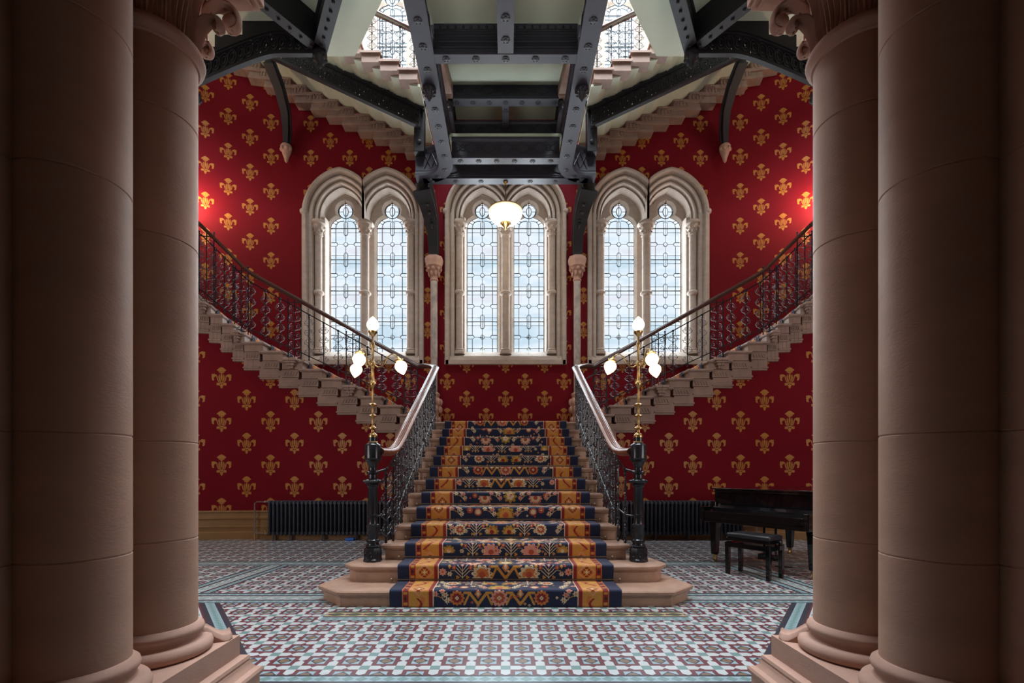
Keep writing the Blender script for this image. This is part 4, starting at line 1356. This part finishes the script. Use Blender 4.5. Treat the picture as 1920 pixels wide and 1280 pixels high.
# cream panels
def panel(label,P,th=.06,name='soffit_panel',grp='cream soffit panels'):
    mb=MB(); mb.extrude([Vector(p) for p in P],(0,0,th)); tag(mb.build(name,'cream',smooth=0),label,'soffit panel',grp)
panel('cream plaster soffit panel between the front girders, left of the centre girder',[(-1.16,5.6,8.14),(-.10,5.6,8.14),(-.10,7.42,8.14),(-1.16,7.42,8.14)])
panel('cream plaster soffit panel between the front girders, right of the centre girder',[(.10,5.6,8.14),(1.16,5.6,8.14),(1.16,7.42,8.14),(.10,7.42,8.14)])
panel('cream soffit above the two lowest cross girders',[(-1.16,9.9,8.15),(1.16,9.9,8.15),(1.16,10.66,8.15),(-1.16,10.66,8.15)])
panel('sloping cream soffit of the flight above the bridge',[(-1.14,7.7,8.56),(1.14,7.7,8.56),(1.14,10.42,9.62),(-1.14,10.42,9.62)])
panel('high cream soffit panel by the back wall, left of the small centre girder',[(-1.2,10.6,9.71),(-.06,10.6,9.71),(-.06,11.57,9.71),(-1.2,11.57,9.71)])
panel('high cream soffit panel by the back wall, right of the small centre girder',[(.06,10.6,9.71),(1.2,10.6,9.71),(1.2,11.57,9.71),(.06,11.57,9.71)])
for sx in (-1,1):
    mb=MB()
    for i in range(9):
        y0=7.7+.3*i; z0=8.50+.117*i
        mb.box(sx*1.13,sx*1.30,y0,y0+.36,8.27 if i==0 else z0-.10,z0+.30)
    mb.box(sx*1.14,sx*1.30,10.3,10.6,9.3,9.9)
    tag(mb.build('stair_string','step_stone',smooth=0),'stepped brown stone string on the %s edge of the flight above the bridge'%SIDE[sx],'stair string','stepped strings above the bridge')
    t=thing('iron_post','upright iron post joining the raking girder to the %s bridge end'%SIDE[sx],'post','bridge end posts',loc=(sx*1.84,10.36,8.1))
    MB().box(sx*1.84-.11,sx*1.84+.11,10.28,10.48,8.1,9.5).build('shaft','iron',t,bevel=.01)
    mb=MB(); mb.lathe([(.0,0),(.05,0)],seg=3); mb=MB()
    for z in (8.3,8.75): mb.sphere((sx*1.84,10.27,z),.05,8,6,sc=(1,.5,1))
    mb.lathe([(.10,9.02),(.13,9.06),(.12,9.12),(.08,9.16)],(sx*1.80,10.22),10)
    mb.build('boss','iron',t)
# brackets over the colonnettes
def bracket(name,label,grp,P,widths,depth,sx,rot=None,ros=True):
    """curved iron bracket: P = centreline (x,y,z); section width across, depth vertical/normal"""
    t=thing(name,label,'bracket',grp,loc=(sx*P[0][0],P[0][1],P[0][2]))
    mb=MB(); n=len(P); rows=[]
    for i,p in enumerate(P):
        w=widths[i]; p=Vector(p)
        tg=(Vector(P[min(i+1,n-1)])-Vector(P[max(i-1,0)])).normalized()
        sd=Vector((1,0,0)); sd=(sd-tg*sd.dot(tg)).normalized(); nn=tg.cross(sd).normalized()
        d=depth[i] if isinstance(depth,list) else depth
        sec=[(-w,-d),(-w,-d*.7),(-w*.7,-d*.6),(-w*.7,d*.6),(-w,d*.7),(-w,d),(w,d),(w,d*.7),(w*.7,d*.6),(w*.7,-d*.6),(w,-d*.7),(w,-d)]
        rows.append([tuple(p+sd*a+nn*b) for a,b in sec]+[tuple(p+sd*(-w)+nn*(-d))])
    mb.grid(rows)
    mb.add(rows[0][:-1],[tuple(range(12))]); mb.add(rows[-1][:-1],[tuple(range(11,-1,-1))])
    mb.build('arm','iron_black',t,sx=sx,smooth=30)
    return t
for sx in (-1,1):
    P=[(1.683,11.36,6.33),(1.69,11.33,6.8),(1.72,11.22,7.15),(1.77,11.0,7.42),(1.84,10.7,7.62)]
    t=bracket('iron_bracket','curved iron bracket rising from the %s colonnette to the bridge'%SIDE[sx],'brackets on the colonnettes',P,[.10,.12,.15,.17,.19],[.10,.13,.16,.19,.22],sx)
    mb=MB(); mb.tube([(sx*1.70,11.13+.06*math.cos(a),6.95+.07*math.sin(a)) for a in [i*PI/6 for i in range(12)]],.03,6,closed=True)
    for k in range(4): mb.sphere((sx*(1.70+.03*k),11.1-.12*k,7.05+.12*k),.045,8,6)
    mb.build('scroll','iron',t)
# third flight above, with stepped cream soffit
def upper_flight(sx):
    t=thing('staircase','upper flight along the %s wall, stepped cream underside seen from below'%SIDE[sx],'staircase','upper flights seen from below',loc=(sx*1.577,YL,8.6))
    zb=lambda j: 8.80+.17*j
    for j in range(0,24):
        q=j; z=zb(j)
        mb=MB()
        wedge(mb,q+.02,q+1.10,5.27,RU-.002,z-.19,z-.0)      # lower cornice course
        wedge(mb,q-.02,q+1.14,5.22,RU-.004,z-.06,z-.03)
        wedge(mb,q-.0,q+1.12,5.245,RU-.006,z-.225,z-.17)
        wedge(mb,q+.34,q+1.30,5.25,RU-.008,z-.01,z+.155)
        wedge(mb,q+.32,q+1.32,5.23,RU-.010,z+.145,z+.19)
        cc=mb.build('string_block','step_stone',t,sx=-sx,bevel=.006)
        mb=MB()
        for i in range(4):
            a=q+.40+.22*i
            pts=[(*pos(a+.10-.10*math.cos(b),5.235),z+.03+.11*math.sin(b)) for b in [k*PI/6 for k in range(7)]]
            mb.tube(pts,.012,5)
        mb.build('carving','step_stone',cc,sx=-sx)
        # cream folded soffit
        mb=MB()
        n=1 if q<9 else 2
        zc=z+.18
        for i in range(n):
            pass
        def pl(qa,za,qb,zb_):
            a0,a1=pos(qa,3.58),pos(qa,5.3); b0,b1=pos(qb,3.58),pos(qb,5.3)
            mb.add([(*a0,za),(*b0,zb_),(*b1,zb_),(*a1,za),(*a0,za+.05),(*b0,zb_+.05),(*b1,zb_+.05),(*a1,za+.05)],[(0,3,2,1),(4,5,6,7),(0,1,5,4),(2,3,7,6),(1,2,6,5),(3,0,4,7)])
        pl(q+.36,zc,q+.90,zc+.03); pl(q+.90,zc+.03,q+1.36,zc+.17)
        mb.build('soffit','cream',t,sx=-sx,smooth=0)
        # tread and near end block
        mb=MB()
        wedge(mb,q+.4,q+1.5,3.42,RU-.02,zc+.21,zc+.26)
        wedge(mb,q+.46,q+1.44,3.46,3.7,zc+.05,zc+.21)
        mb.build('step','step_stone',t,sx=-sx,bevel=.004)
    return t
for sx in (-1,1): upper_flight(sx)
for sx in (-1,1):
    t=thing('balustrade','iron balustrade of the %s upper flight, seen against the high window'%SIDE[sx],'balustrade','upper flight balustrades',loc=(sx*1.577,YC+3.5,9.2))
    zl=lambda q: 9.10+.17*q
    pts=[(*pos(q,3.5),zl(q)+.82) for q in [i*.5-.6 for i in range(22)]]
    MB().sweep([(-sx*x_,y_,z_) for x_,y_,z_ in [(p[0],p[1],p[2]) for p in pts]],RAILP).build('handrail','rail_dark',t,smooth=50)
    q=-.1; i=0
    while q<9:
        j=int(max(0,q-.4)); z0=max(9.24+.17*j, zl(q)); x_,y_=pos(q,3.5)
        baluster('panel' if i%3==0 else 'single',t,(-sx*x_,y_,z0),0,max(.4,zl(q)+.78-z0)); q+=.75; i+=1
# raking girders below the upper flights
def raking(sx):
    t=thing('raking_girder','pierced raking iron girder under the %s upper flight'%SIDE[sx],'girder','raking girders',loc=(sx*1.9,10.2,8.7))
    x0,x1=1.80,5.1; zb0,zb1=8.53,10.08; y=10.2; d=.40
    sl=(zb1-zb0)/(x1-x0)
    Q=lambda u,h:(x0+(x1-x0)*u, y, zb0+(zb1-zb0)*u+h)
    mb=MB()
    for h0,h1,wd in ((0,.035,.055),(.035,.06,.04),(.36,.385,.045),(.385,.43,.06)):
        mb.hexa([(*Q(0,h0)[:1],y-wd,Q(0,h0)[2]),(Q(1,h0)[0],y-wd,Q(1,h0)[2]),(Q(1,h0)[0],y+wd,Q(1,h0)[2]),(Q(0,h0)[0],y+wd,Q(0,h0)[2]),
                 (Q(0,h1)[0],y-wd,Q(0,h1)[2]),(Q(1,h1)[0],y-wd,Q(1,h1)[2]),(Q(1,h1)[0],y+wd,Q(1,h1)[2]),(Q(0,h1)[0],y+wd,Q(0,h1)[2])])
    mb.build('flange','iron_black',t,sx=sx,smooth=0)
    # web of rings with small gaps
    mb=MB(); n=40
    def plate(u0,u1,h0,h1,hole):
        """web cell with a small lozenge hole, 2 cm thick"""
        um=(u0+u1)/2; hm=(h0+h1)/2; du=(u1-u0)*.5*hole; dh=(h1-h0)*.5*hole*1.3
        O=[(u0,h0),(u1,h0),(u1,h1),(u0,h1)]; I=[(um,hm-dh),(um+du,hm),(um,hm+dh),(um-du,hm)]
        for yy in (-.012,.012):
            V=[Q(*p) for p in O]+[Q(*p) for p in I]; V=[(x,y_+yy,z) for x,y_,z in V]
            FC=[(0,1,4),(1,5,4),(1,2,5),(2,6,5),(2,3,6),(3,7,6),(3,0,7),(0,4,7)]
            mb.add(V,FC if yy<0 else [f[::-1] for f in FC])
    for i in range(n):
        for k in range(3):
            plate(i/n,(i+1)/n,.06+.10*k,.06+.10*(k+1),.34 if (i*7+k*3)%4==0 else (.5 if (i+k)%5==0 else .02))
    for i in range(20):
        c=Vector(Q((i+.5)/20,.21))-Vector((0,.018,0))
        for rr in (.10,.055):
            mb.tube([c+Vector((rr*math.cos(k*PI/6)*.8,0,rr*1.1*math.sin(k*PI/6)+sl*rr*math.cos(k*PI/6)*.8)) for k in range(12)],.010,5,closed=True)
        mb.tube([(x,y_-.018,z) for x,y_,z in (Q(i/20,.06),Q((i+1)/20,.36))],.008,4); mb.tube([(x,y_-.018,z) for x,y_,z in (Q(i/20,.36),Q((i+1)/20,.06))],.008,4)
        mb.sphere(tuple(Vector(Q((i+.5)/20,.41))-Vector((0,.06,0))),.022,6,5)
    mb.build('pierced_web','iron_black',t,sx=sx,smooth=50)
    # stepped plate filling the soffit above
    mb=MB()
    j=0
    while True:
        q0=j+.9-.54; xa=1.577+.37*(j+.36); xb=xa+.37
        zc=8.98+.17*j
        if xb>5.0: break
        zl0=zb0+sl*(xa-x0)+.42; zl1=zb0+sl*(xb-x0)+.42
        if zc+.02>zl0:
            mb.add([(xa,y-.02,zl0),(xb,y-.02,zl1),(xb,y-.02,max(zl1,zc+.02)),(xa,y-.02,zc+.02),(xa,y+.02,zl0),(xb,y+.02,zl1),(xb,y+.02,max(zl1,zc+.02)),(xa,y+.02,zc+.02)],[(0,1,2,3),(7,6,5,4),(0,4,5,1),(1,5,6,2),(2,6,7,3),(3,7,4,0)])
        j+=1
    if mb.v: mb.build('stepped_plate','iron_black',t,sx=sx,smooth=0)
    # wall bracket at the outer end
    P=[(5.18,11.45,8.98),(5.14,11.40,9.3),(5.09,11.2,9.65),(5.06,10.8,9.9),(5.05,10.3,10.06)]
    b=bracket('wall_bracket','slim curved iron bracket on a carved stone corbel, %s wall'%SIDE[sx],'wall brackets under the raking girders',P,[.05,.065,.08,.09,.10],[.08,.12,.13,.12,.10],sx)
    mb=MB(); cx_,cy_=sx*5.19,11.45
    mb.lathe([(.01,8.60),(.04,8.64),(.05,8.70),(.09,8.80),(.12,8.90),(.13,8.98),(.10,9.02)],(cx_,cy_),12)
    for k in range(6): mb.sphere((cx_+.10*math.cos(k*PI/3),cy_-.03+.08*math.sin(k*PI/3),8.90),.045,7,5)
    mb.build('corbel','pink_stone',b,smooth=50)
for sx in (-1,1): raking(sx)
# gallery floor, arch and node beams
ZL=9.47
for sx in (-1,1):
    poly=[(2.97,9.53),(2.12,8.37),(1.45,7.45),(1.50,5.6),(6.6,5.6),(6.6,9.2),(6.0,9.53)]
    mb=MB(); mb.prism([(sx*a,b) for a,b in (poly if sx<0 else poly[::-1])],ZL,ZL+.16)
    tag(mb.build('gallery_floor','cream',smooth=0),'flat cream underside of the %s upper gallery'%SIDE[sx],'gallery floor','upper gallery floors')
    t=thing('arched_girder','broad pierced iron arch girder sweeping down to the %s wall'%SIDE[sx],'girder','arched girders',loc=(sx*3.38,8.8,8.85))
    bot=lambda x: 8.86 if x<4.1 else 8.86-(.66/1.5)*((x-4.1)-.28*(1-math.exp(-(x-4.1)/.28))) 
    xs_=[3.38+.1*i for i in range(27)]
    def ribbon(h0,h1,wd,mbb):
        rows=[]
        for yy,hh in ((-wd,h0),(wd,h0),(wd,h1),(-wd,h1),(-wd,h0)): rows.append([(x,8.8+yy,bot(x)+hh) for x in xs_])
        mbb.grid(rows)
    mb=MB(); ribbon(0,.03,.045,mb); ribbon(.03,.055,.035,mb); ribbon(.055,.085,.025,mb); ribbon(.36,.385,.05,mb); ribbon(.40,.43,.065,mb)
    mb.build('flange','iron_black',t,sx=sx,smooth=40)
    mb=MB()
    for i in range(52):
        xa=3.38+.05*i; xb=xa+.05
        for k in range(3):
            h0=.08+.095*k; h1=h0+.095; hole=.42 if (i*5+k*3)%4==0 else (.6 if (i+2*k)%7==0 else .02)
            O=[(xa,bot(xa)+h0),(xb,bot(xb)+h0),(xb,bot(xb)+h1),(xa,bot(xa)+h1)]
            xm=(xa+xb)/2; zm=(O[0][1]+O[2][1])/2; dx=.025*hole; dz_=.0475*hole*1.3
            I=[(xm,zm-dz_),(xm+dx,zm),(xm,zm+dz_),(xm-dx,zm)]
            for yy in (-.012,.012):
                FC=[(0,1,4),(1,5,4),(1,2,5),(2,6,5),(2,3,6),(3,7,6),(3,0,7),(0,4,7)]
                mb.add([(p[0],8.8+yy,p[1]) for p in O+I],FC if yy<0 else [f[::-1] for f in FC])
    for i in range(17):
        xm=3.46+.15*i; zm=bot(xm)+.22; sl_=(bot(xm+.05)-bot(xm-.05))/.1
        for rr in (.10,.05): mb.tube([(xm+rr*.75*math.cos(k*PI/6),8.775,zm+rr*1.2*math.sin(k*PI/6)+sl_*rr*.75*math.cos(k*PI/6)) for k in range(12)],.010,5,closed=True)
    mb.build('pierced_web','iron_black',t,sx=sx,smooth=50)
    mb=MB()
    def top(x): return ZL if x<4.7 else (9.22 if x<5.2 else 9.0 if x<5.55 else 8.8)
    for i in range(26):
        x=xs_[i]; xb=xs_[i+1]
        if top(x+.01)>bot(x)+.42:
            mb.box(x,xb,8.78,8.82,0,1); V=mb.v[-8:]; 
            z0,z1=bot(x)+.40,bot(xb)+.40
            mb.v[-8:]=[(px_,py_,(z0 if px_==x else z1) if pz_==0 else top(x+.01)) for px_,py_,pz_ in V]
    mb.build('stepped_plate','iron_black',t,sx=sx,smooth=0)
    for (xx,zz) in ((3.38,8.86),(5.68,8.12)):
        mb=MB()
        mb.lathe([(.11,zz+.06),(.13,zz+.02),(.12,zz-.05),(.10,zz-.09),(.05,zz-.14),(.045,zz-.19),(.01,zz-.24)],(xx,8.8),12)
        for k in range(7): mb.sphere((xx+.1*math.cos(k*.9),8.8+.1*math.sin(k*.9),zz-.06),.04,7,5)
        mb.build('pendant_boss','iron_black',t,sx=sx,smooth=60)
    for (p,w_,lab) in (((2.55,7.45),.12,'inner'),((4.35,7.40),.10,'outer')):
        g=thing('gallery_girder','iron girder below the %s gallery, %s one of the pair meeting at the drop boss'%(SIDE[sx],lab),'girder','gallery girders',loc=(sx*3.38,8.8,9.0))
        d=(Vector((p[0],p[1]))-Vector((3.38,8.8))); e=Vector((3.38,8.8))+d*1.6
        a=MB(); a.sweep([(3.38,8.8,8.92),(e.x,e.y,8.92)],gprof(w_*1.0,.54))
        for i in range(12):
            c=Vector((3.38,8.8))+d*(.1+.12*i)
            a.sphere((c.x,c.y,8.915),.03,6,5)
        a.build('beam','iron_black',g,sx=sx,smooth=35)

# ================================================================== PENDANT LAMP
t=thing('pendant_lamp','cream glass bowl pendant on a brass rod in front of the middle window','pendant lamp',loc=(0,10.62,7.66))
MB().tube([(0,10.62,7.62),(0,10.62,7.04)],.011,8).build('rod','brass',t)
mb=MB(); mb.lathe([(.02,7.66),(.05,7.655),(.05,7.64),(.02,7.60)],(0,10.62),16); mb.lathe([(.012,7.10),(.05,7.07),(.04,7.05),(.30,7.045),(.365,7.035),(.37,7.02),(.36,7.015)],(0,10.62),32); mb.build('canopy','brass',t)
mb=MB(); mb.lathe([(.355,7.02),(.37,6.99),(.365,6.93),(.33,6.86),(.26,6.79),(.16,6.74),(.08,6.725)],(0,10.62),40); mb.build('bowl','bowl',t,smooth=70)
mb=MB(); mb.lathe([(.13,6.745),(.13,6.725),(.09,6.70),(.07,6.67),(.04,6.65),(.035,6.62),(.01,6.59)],(0,10.62),12)
for k in range(8): mb.sphere((.10*math.cos(k*PI/4),10.62+.10*math.sin(k*PI/4),6.735),.03,7,5)
mb.build('finial','brass',t,smooth=50)

# ================================================================== WALL LAMPS (glow beside the columns)
for sx in (-1,1):
    x,y=sx*-(X0-RU*math.sin(.445)), YC+RU*math.cos(.445); z=7.25
    n=Vector((-sx*math.sin(.445),-math.cos(.445)))
    t=thing('wall_lamp','small wall lamp glowing on the red wall beside the %s column'%SIDE[sx],'wall lamp','wall lamps',loc=(x,y,z))
    mb=MB(); mb.tube([(x,y,z),(x+n.x*.12,y+n.y*.12,z-.05),(x+n.x*.22,y+n.y*.22,z+.02)],.012,7); mb.sphere((x+n.x*.02,y+n.y*.02,z),.05,10,7); mb.build('arm','brass',t)
    mb=MB(); mb.lathe([(.03,z+.02),(.07,z+.05),(.085,z+.11),(.06,z+.17),(.02,z+.20)],(x+n.x*.22,y+n.y*.22),16); mb.build('shade','sconce',t,smooth=70)
# ================================================================== RADIATORS
SEC=[None]
def radiator(sx):
    t=thing('radiator','long dark column radiator against the red wall, %s of the stair'%SIDE[sx],'radiator','radiators either side of the stair',loc=(sx*3.2,9.12,0))
    x0=2.12; n=31; p=.077
    for i in range(n):
        if SEC[0] is None:
            mb=MB()
            for dy in (-.06,0,.06):
                mb.tube([(0,dy,.10),(0,dy,.125),(0,dy,.70),(0,dy,.735),(0,dy,.747)],[.010,.019,.019,.018,.008],8)
            mb.box(-.022,.022,-.075,.075,.68,.72); mb.box(-.0385,.0385,-.02,.02,.69,.715); mb.box(-.022,.022,-.075,.075,.12,.16); mb.box(-.0385,.0385,-.02,.02,.13,.155)
            o=mb.build('section','radiator',None,smooth=50); SEC[0]=o
        else: o=cp(SEC[0])
        o.parent=t; o.location=(sx*(x0+p*i)-t.location.x,0,0)
    for i in (1,9,17,25,29):
        for yy in (9.06,9.18): mb=MB(); mb.tube([(sx*(x0+p*i),yy,0),(sx*(x0+p*i),yy,.12)],.014,7); mb.build('foot','radiator',t)
    xe=sx*(x0+p*(n-1)+.03)
    mb=MB(); mb.tube([(xe,9.1,.725),(xe+sx*.22,9.1,.725),(xe+sx*.26,9.1,.69),(xe+sx*.26,9.1,.10)],.014,8); mb.tube([(xe,9.1,.13),(xe+sx*.26,9.1,.13)],.012,8)
    mb.sphere((xe+sx*.07,9.1,.725),.022,8,6)
    po=mb.build('pipe','steel',t,smooth=60)
    mb=MB(); mb.tube([(xe+sx*.26,9.1,0),(xe+sx*.26,9.1,.11)],.018,8); mb.tube([(xe+sx*.06,9.1,.11),(xe+sx*.06,9.1,.19)],.02,8); mb.build('valve','copper',po)
for sx in (-1,1): radiator(sx)
mb=MB(); mb.box(-2.99,-2.83,9.0,9.14,.0,.05); tag(mb.build('drip_tray','blue_plastic',bevel=.01),'small blue tray on the floor under the left radiator','tray')

# ================================================================== GRAND PIANO
K0=Vector((2.80,6.93)); kd=Vector((.5,-.866)); nd=Vector((.866,.5))
t=thing('grand_piano','black lacquered grand piano with closed lid, partly behind the right columns','piano',loc=(K0.x,K0.y,0))
def pk(k,n,z): 
    p=K0+kd*k+nd*n; return (p.x,p.y,z)
def kbox(mb,k0,k1,n0,n1,z0,z1): mb.hexa([pk(k0,n0,z0),pk(k1,n0,z0),pk(k1,n1,z0),pk(k0,n1,z0),pk(k0,n0,z1),pk(k1,n0,z1),pk(k1,n1,z1),pk(k0,n1,z1)][::1])
def outline(g=0,front=.30):
    P=[(-g,front),(-g,1.25),(.02-g*.8,1.45),(.10,1.62+g*.5),(.24,1.72+g),(.40,1.74+g),(.56+g*.5,1.66+g),(.68+g*.7,1.50+g*.6),(.76+g,1.30),(.86+g,1.10),(1.02+g,.94+g*.3),(1.22+g*.8,.84+g*.6),(1.38+g,.74+g*.5),(1.46+g,.62),(1.48+g,.50),(1.48+g,front)]
    return P
def korder(P): return [pk(a,b if b<.45 else .45+(b-.45)*1.36,0)[:2] for a,b in P]
mb=MB(); mb.prism(korder(outline(0)),.66,.995); mb.build('case','piano',t,smooth=30,bevel=.004)
mb=MB(); mb.prism(korder(outline(.02,.42)),1.03,1.052); mb.prism(korder(outline(.005,.28)),.995,1.012); mb.prism([pk(a,b,0)[:2] for a,b in ((-.02,.26),(-.02,.415),(1.50,.415),(1.50,.26))],1.03,1.052)
mb.prism([pk(a,b,0)[:2] for a,b in ((0,.30),(0,.9),(1.46,.7),(1.46,.30))],1.008,1.03)
lid=mb.build('lid','piano',t,smooth=30,bevel=.004)
mb=MB(); kbox(mb,0,1.48,0,.40,.58,.66); kbox(mb,-.01,.05,-.02,.36,.60,.79); kbox(mb,1.43,1.49,-.02,.36,.60,.79); kbox(mb,.0,.07,.22,.34,.79,.86); kbox(mb,1.41,1.48,.22,.34,.79,.86)
mb.build('key_bed','piano',t,smooth=0,bevel=.008)
mb=MB(); kbox(mb,.05,1.43,-.012,.02,.64,.735); mb.build('key_slip','piano',t,smooth=0,bevel=.006)
mb=MB(); mb.add([pk(.05,.02,.735),pk(1.43,.02,.735),pk(1.43,.20,.775),pk(.05,.20,.775),pk(1.43,.27,.835),pk(.05,.27,.835),pk(1.43,.30,.995),pk(.05,.30,.995)],[(0,1,2,3),(3,2,4,5),(5,4,6,7)])
f=mb.build('fallboard','piano',t,smooth=0); 
def pleg(k,n,nm='leg'):
    c=K0+kd*k+nd*n
    mb=MB(); mb.lathe([(.045,.10),(.055,.12),(.075,.50),(.085,.56),(.085,.60)],(c.x,c.y),4,phase=math.radians(75)); mb.lathe([(.055,.56),(.10,.57),(.10,.61),(.09,.66)],(c.x,c.y),4,phase=math.radians(75))
    o=mb.build('leg','piano',t,smooth=0,bevel=.006)
    mb=MB(); mb.lathe([(.028,.06),(.03,.11)],(c.x,c.y),10); mb.sphere((c.x,c.y,.035),.035,12,8,sc=(1,.5,1)); mb.build('caster','brass',o)
pleg(.08,.20); pleg(1.43,.20); pleg(.27,1.75)
mb=MB(); 
for k in (.66,.82): c=pk(k,.45,0); mb.tube([(c[0],c[1],.66),(c[0],c[1],.16)],.016,8)
kbox(mb,.60,.88,.40,.50,.10,.17)
ly=mb.build('pedal_lyre','piano',t,smooth=30)
for k in (.67,.74,.81):
    mb=MB(); kbox(mb,k-.012,k+.012,.27,.42,.105,.118); mb.build('pedal','brass',ly,bevel=.003)
# bench
B0=Vector((3.075,5.99)); bd=Vector((.56,-.828)).normalized(); bn=Vector((.828,.56)).normalized()
t=thing('piano_bench','black adjustable piano bench with a padded vinyl seat','bench',loc=(B0.x,B0.y,0))
def bb(mb,a0,a1,b0,b1,z0,z1):
    P=[B0+bd*a+bn*b for a,b in ((a0,b0),(a1,b0),(a1,b1),(a0,b1))]; mb.hexa([(p.x,p.y,z0) for p in P]+[(p.x,p.y,z1) for p in P])
HL,HW2=.275,.16
mb=MB(); bb(mb,-HL,HL,-HW2,HW2,.46,.52); 
so=mb.build('seat','vinyl',t,smooth=60,bevel=.022)
mb=MB(); bb(mb,-HL+.005,HL-.005,-HW2+.005,HW2-.005,.425,.462); bb(mb,-HL-.005,HL+.005,-HW2-.0,HW2,.34,.40); mb.build('frame','piano',t,smooth=0,bevel=.004)
for sa in (-1,1):
    for sb in (-1,1):
        mb=MB(); a=sa*(HL-.02); b=sb*(HW2-.015)
        P=[B0+bd*(a+i*.022)+bn*(b+j*.022) for i,j in ((-1,-1),(1,-1),(1,1),(-1,1))]; Q=[B0+bd*(a+i*.027)+bn*(b+j*.027) for i,j in ((-1,-1),(1,-1),(1,1),(-1,1))]
        mb.hexa([(p.x,p.y,0) for p in P]+[(p.x,p.y,.41) for p in Q]); mb.build('leg','piano',t,smooth=0,bevel=.003)
for sa in (-1,1):
    mb=MB(); c=B0+bd*sa*(HL+.0); d=B0+bd*sa*(HL+.045); mb.tube([(c.x,c.y,.442),(d.x,d.y,.442)],.010,8); mb.sphere((d.x,d.y,.442),.022,10,8); mb.build('knob','piano',t)
# cable hanging from the piano
mb=MB(); c=pk(1.15,1.0,0); mb.tube([(c[0],c[1],.66),(c[0]+.02,c[1],.3),(c[0]+.06,c[1]-.04,.02),(c[0]-.3,c[1]-.05,.012),(c[0]-.6,c[1]+.1,.012)],.006,6)
tag(mb.build('power_cable','piano',smooth=60),'thin black cable hanging from the piano to the floor','cable')

# ================================================================== LIGHT
def area(name,loc,rot,sx_,sy_,power,col=(1,1,1)):
    l=bpy.data.lights.new(name,'AREA'); l.shape='RECTANGLE'; l.size=sx_; l.size_y=sy_; l.energy=power; l.color=col
    o=bpy.data.objects.new(name,l); COL.objects.link(o); o.location=loc; o.rotation_euler=rot; return o
DAY=(.86,.94,1.0)
for i,c in enumerate(WCX):
    area('daylight',(c,YB+1.2,6.1),(-PI/2,0,0),3.2,5.2,LW,DAY)
for c in (WCX[0],WCX[2]): area('daylight',(c,YB+1.2,6.1+DZU),(-PI/2,0,0),3.0,4.2,LWU,DAY)
area('overhead_fill',(0,6.6,ZTOP+.1),(0,0,0),9,6,LSKY,(.86,.93,1.0))  # added fill from above, stands in for unseen upper daylight
# added fill lights high at the sides, out of view; no windows there
for sx in (-1,1):
    area('high_side_fill',(sx*9.6,5.6,11.5),(0,sx*math.radians(62),0),5,5,LSIDE,(.93,.96,1.0))
for sx in (-1,1):
    area('low_side_fill',(sx*7.6,5.2,.9),(0,-sx*math.radians(150),0),2.5,3.5,LUP,(.95,.97,1.0))  # added fill near the floor, aimed up to brighten the undersides
for sx in (-1,1):
    area('stairwell_fill',(sx*4.2,2.62,2.6),(math.radians(97),0,sx*math.radians(14)),2.6,2.6,LFR,(1,.93,.86))  # added fill hidden behind the columns, brightens lower walls and risers
area('soffit_fill',(0,2.75,5.3),(math.radians(125),0,0),3.0,1.2,LUP2,(.98,.97,.93))  # added fill above the view, lifts the bridge soffits; no fitting here
def pt(name,loc,p,col,r=.05):
    l=bpy.data.lights.new(name,'POINT'); l.energy=p; l.color=col; l.shadow_soft_size=r
    o=bpy.data.objects.new(name,l); COL.objects.link(o); o.location=loc; return o
for sx in (-1,1):
    pt('wall_lamp_light',(sx*(-(X0-RU*math.sin(.445))-.20),YC+RU*math.cos(.445)-.40,7.40),LSC,(1,.72,.5),.06)
pt('pendant_light',(0,10.3,6.4),LPEN,(1,.8,.55),.2)
area('hall_fill',(0,-1.5,5.4),(0,0,0),2.5,2.5,LHALL,(1,.85,.72))  # added weak warm fill behind the camera, not a real fitting
W_=bpy.data.worlds.new('sky'); S.world=W_; W_.use_nodes=True
bg=W_.node_tree.nodes['Background']; bg.inputs[0].default_value=(.80,.90,1,1); bg.inputs[1].default_value=LWORLD

# ================================================================== CAMERA
cam=bpy.data.cameras.new('camera'); co=bpy.data.objects.new('camera',cam); COL.objects.link(co); S.camera=co
co.location=(0,0,EYE); co.rotation_euler=(PI/2,0,0)
cam.sensor_fit='HORIZONTAL'; cam.sensor_width=36; cam.lens=F*36/1920
cam.shift_x=(960-CX)/1920; cam.shift_y=(HZ-640)/1920
cam.clip_start=.05; cam.clip_end=200
vs=S.view_settings; S.display_settings.display_device='sRGB'
vs.view_transform='Standard'; vs.look='None'; vs.gamma=1; vs.use_curve_mapping=False; vs.exposure=EXPO
S.cycles.use_denoising=True
try: S.cycles.denoiser='OPENIMAGEDENOISE'
except Exception: pass
S.cycles.max_bounces=8; S.cycles.diffuse_bounces=5; S.cycles.glossy_bounces=3; S.cycles.transparent_max_bounces=8; S.cycles.transmission_bounces=3
S.cycles.caustics_reflective=False; S.cycles.caustics_refractive=False
S.cycles.sample_clamp_indirect=6
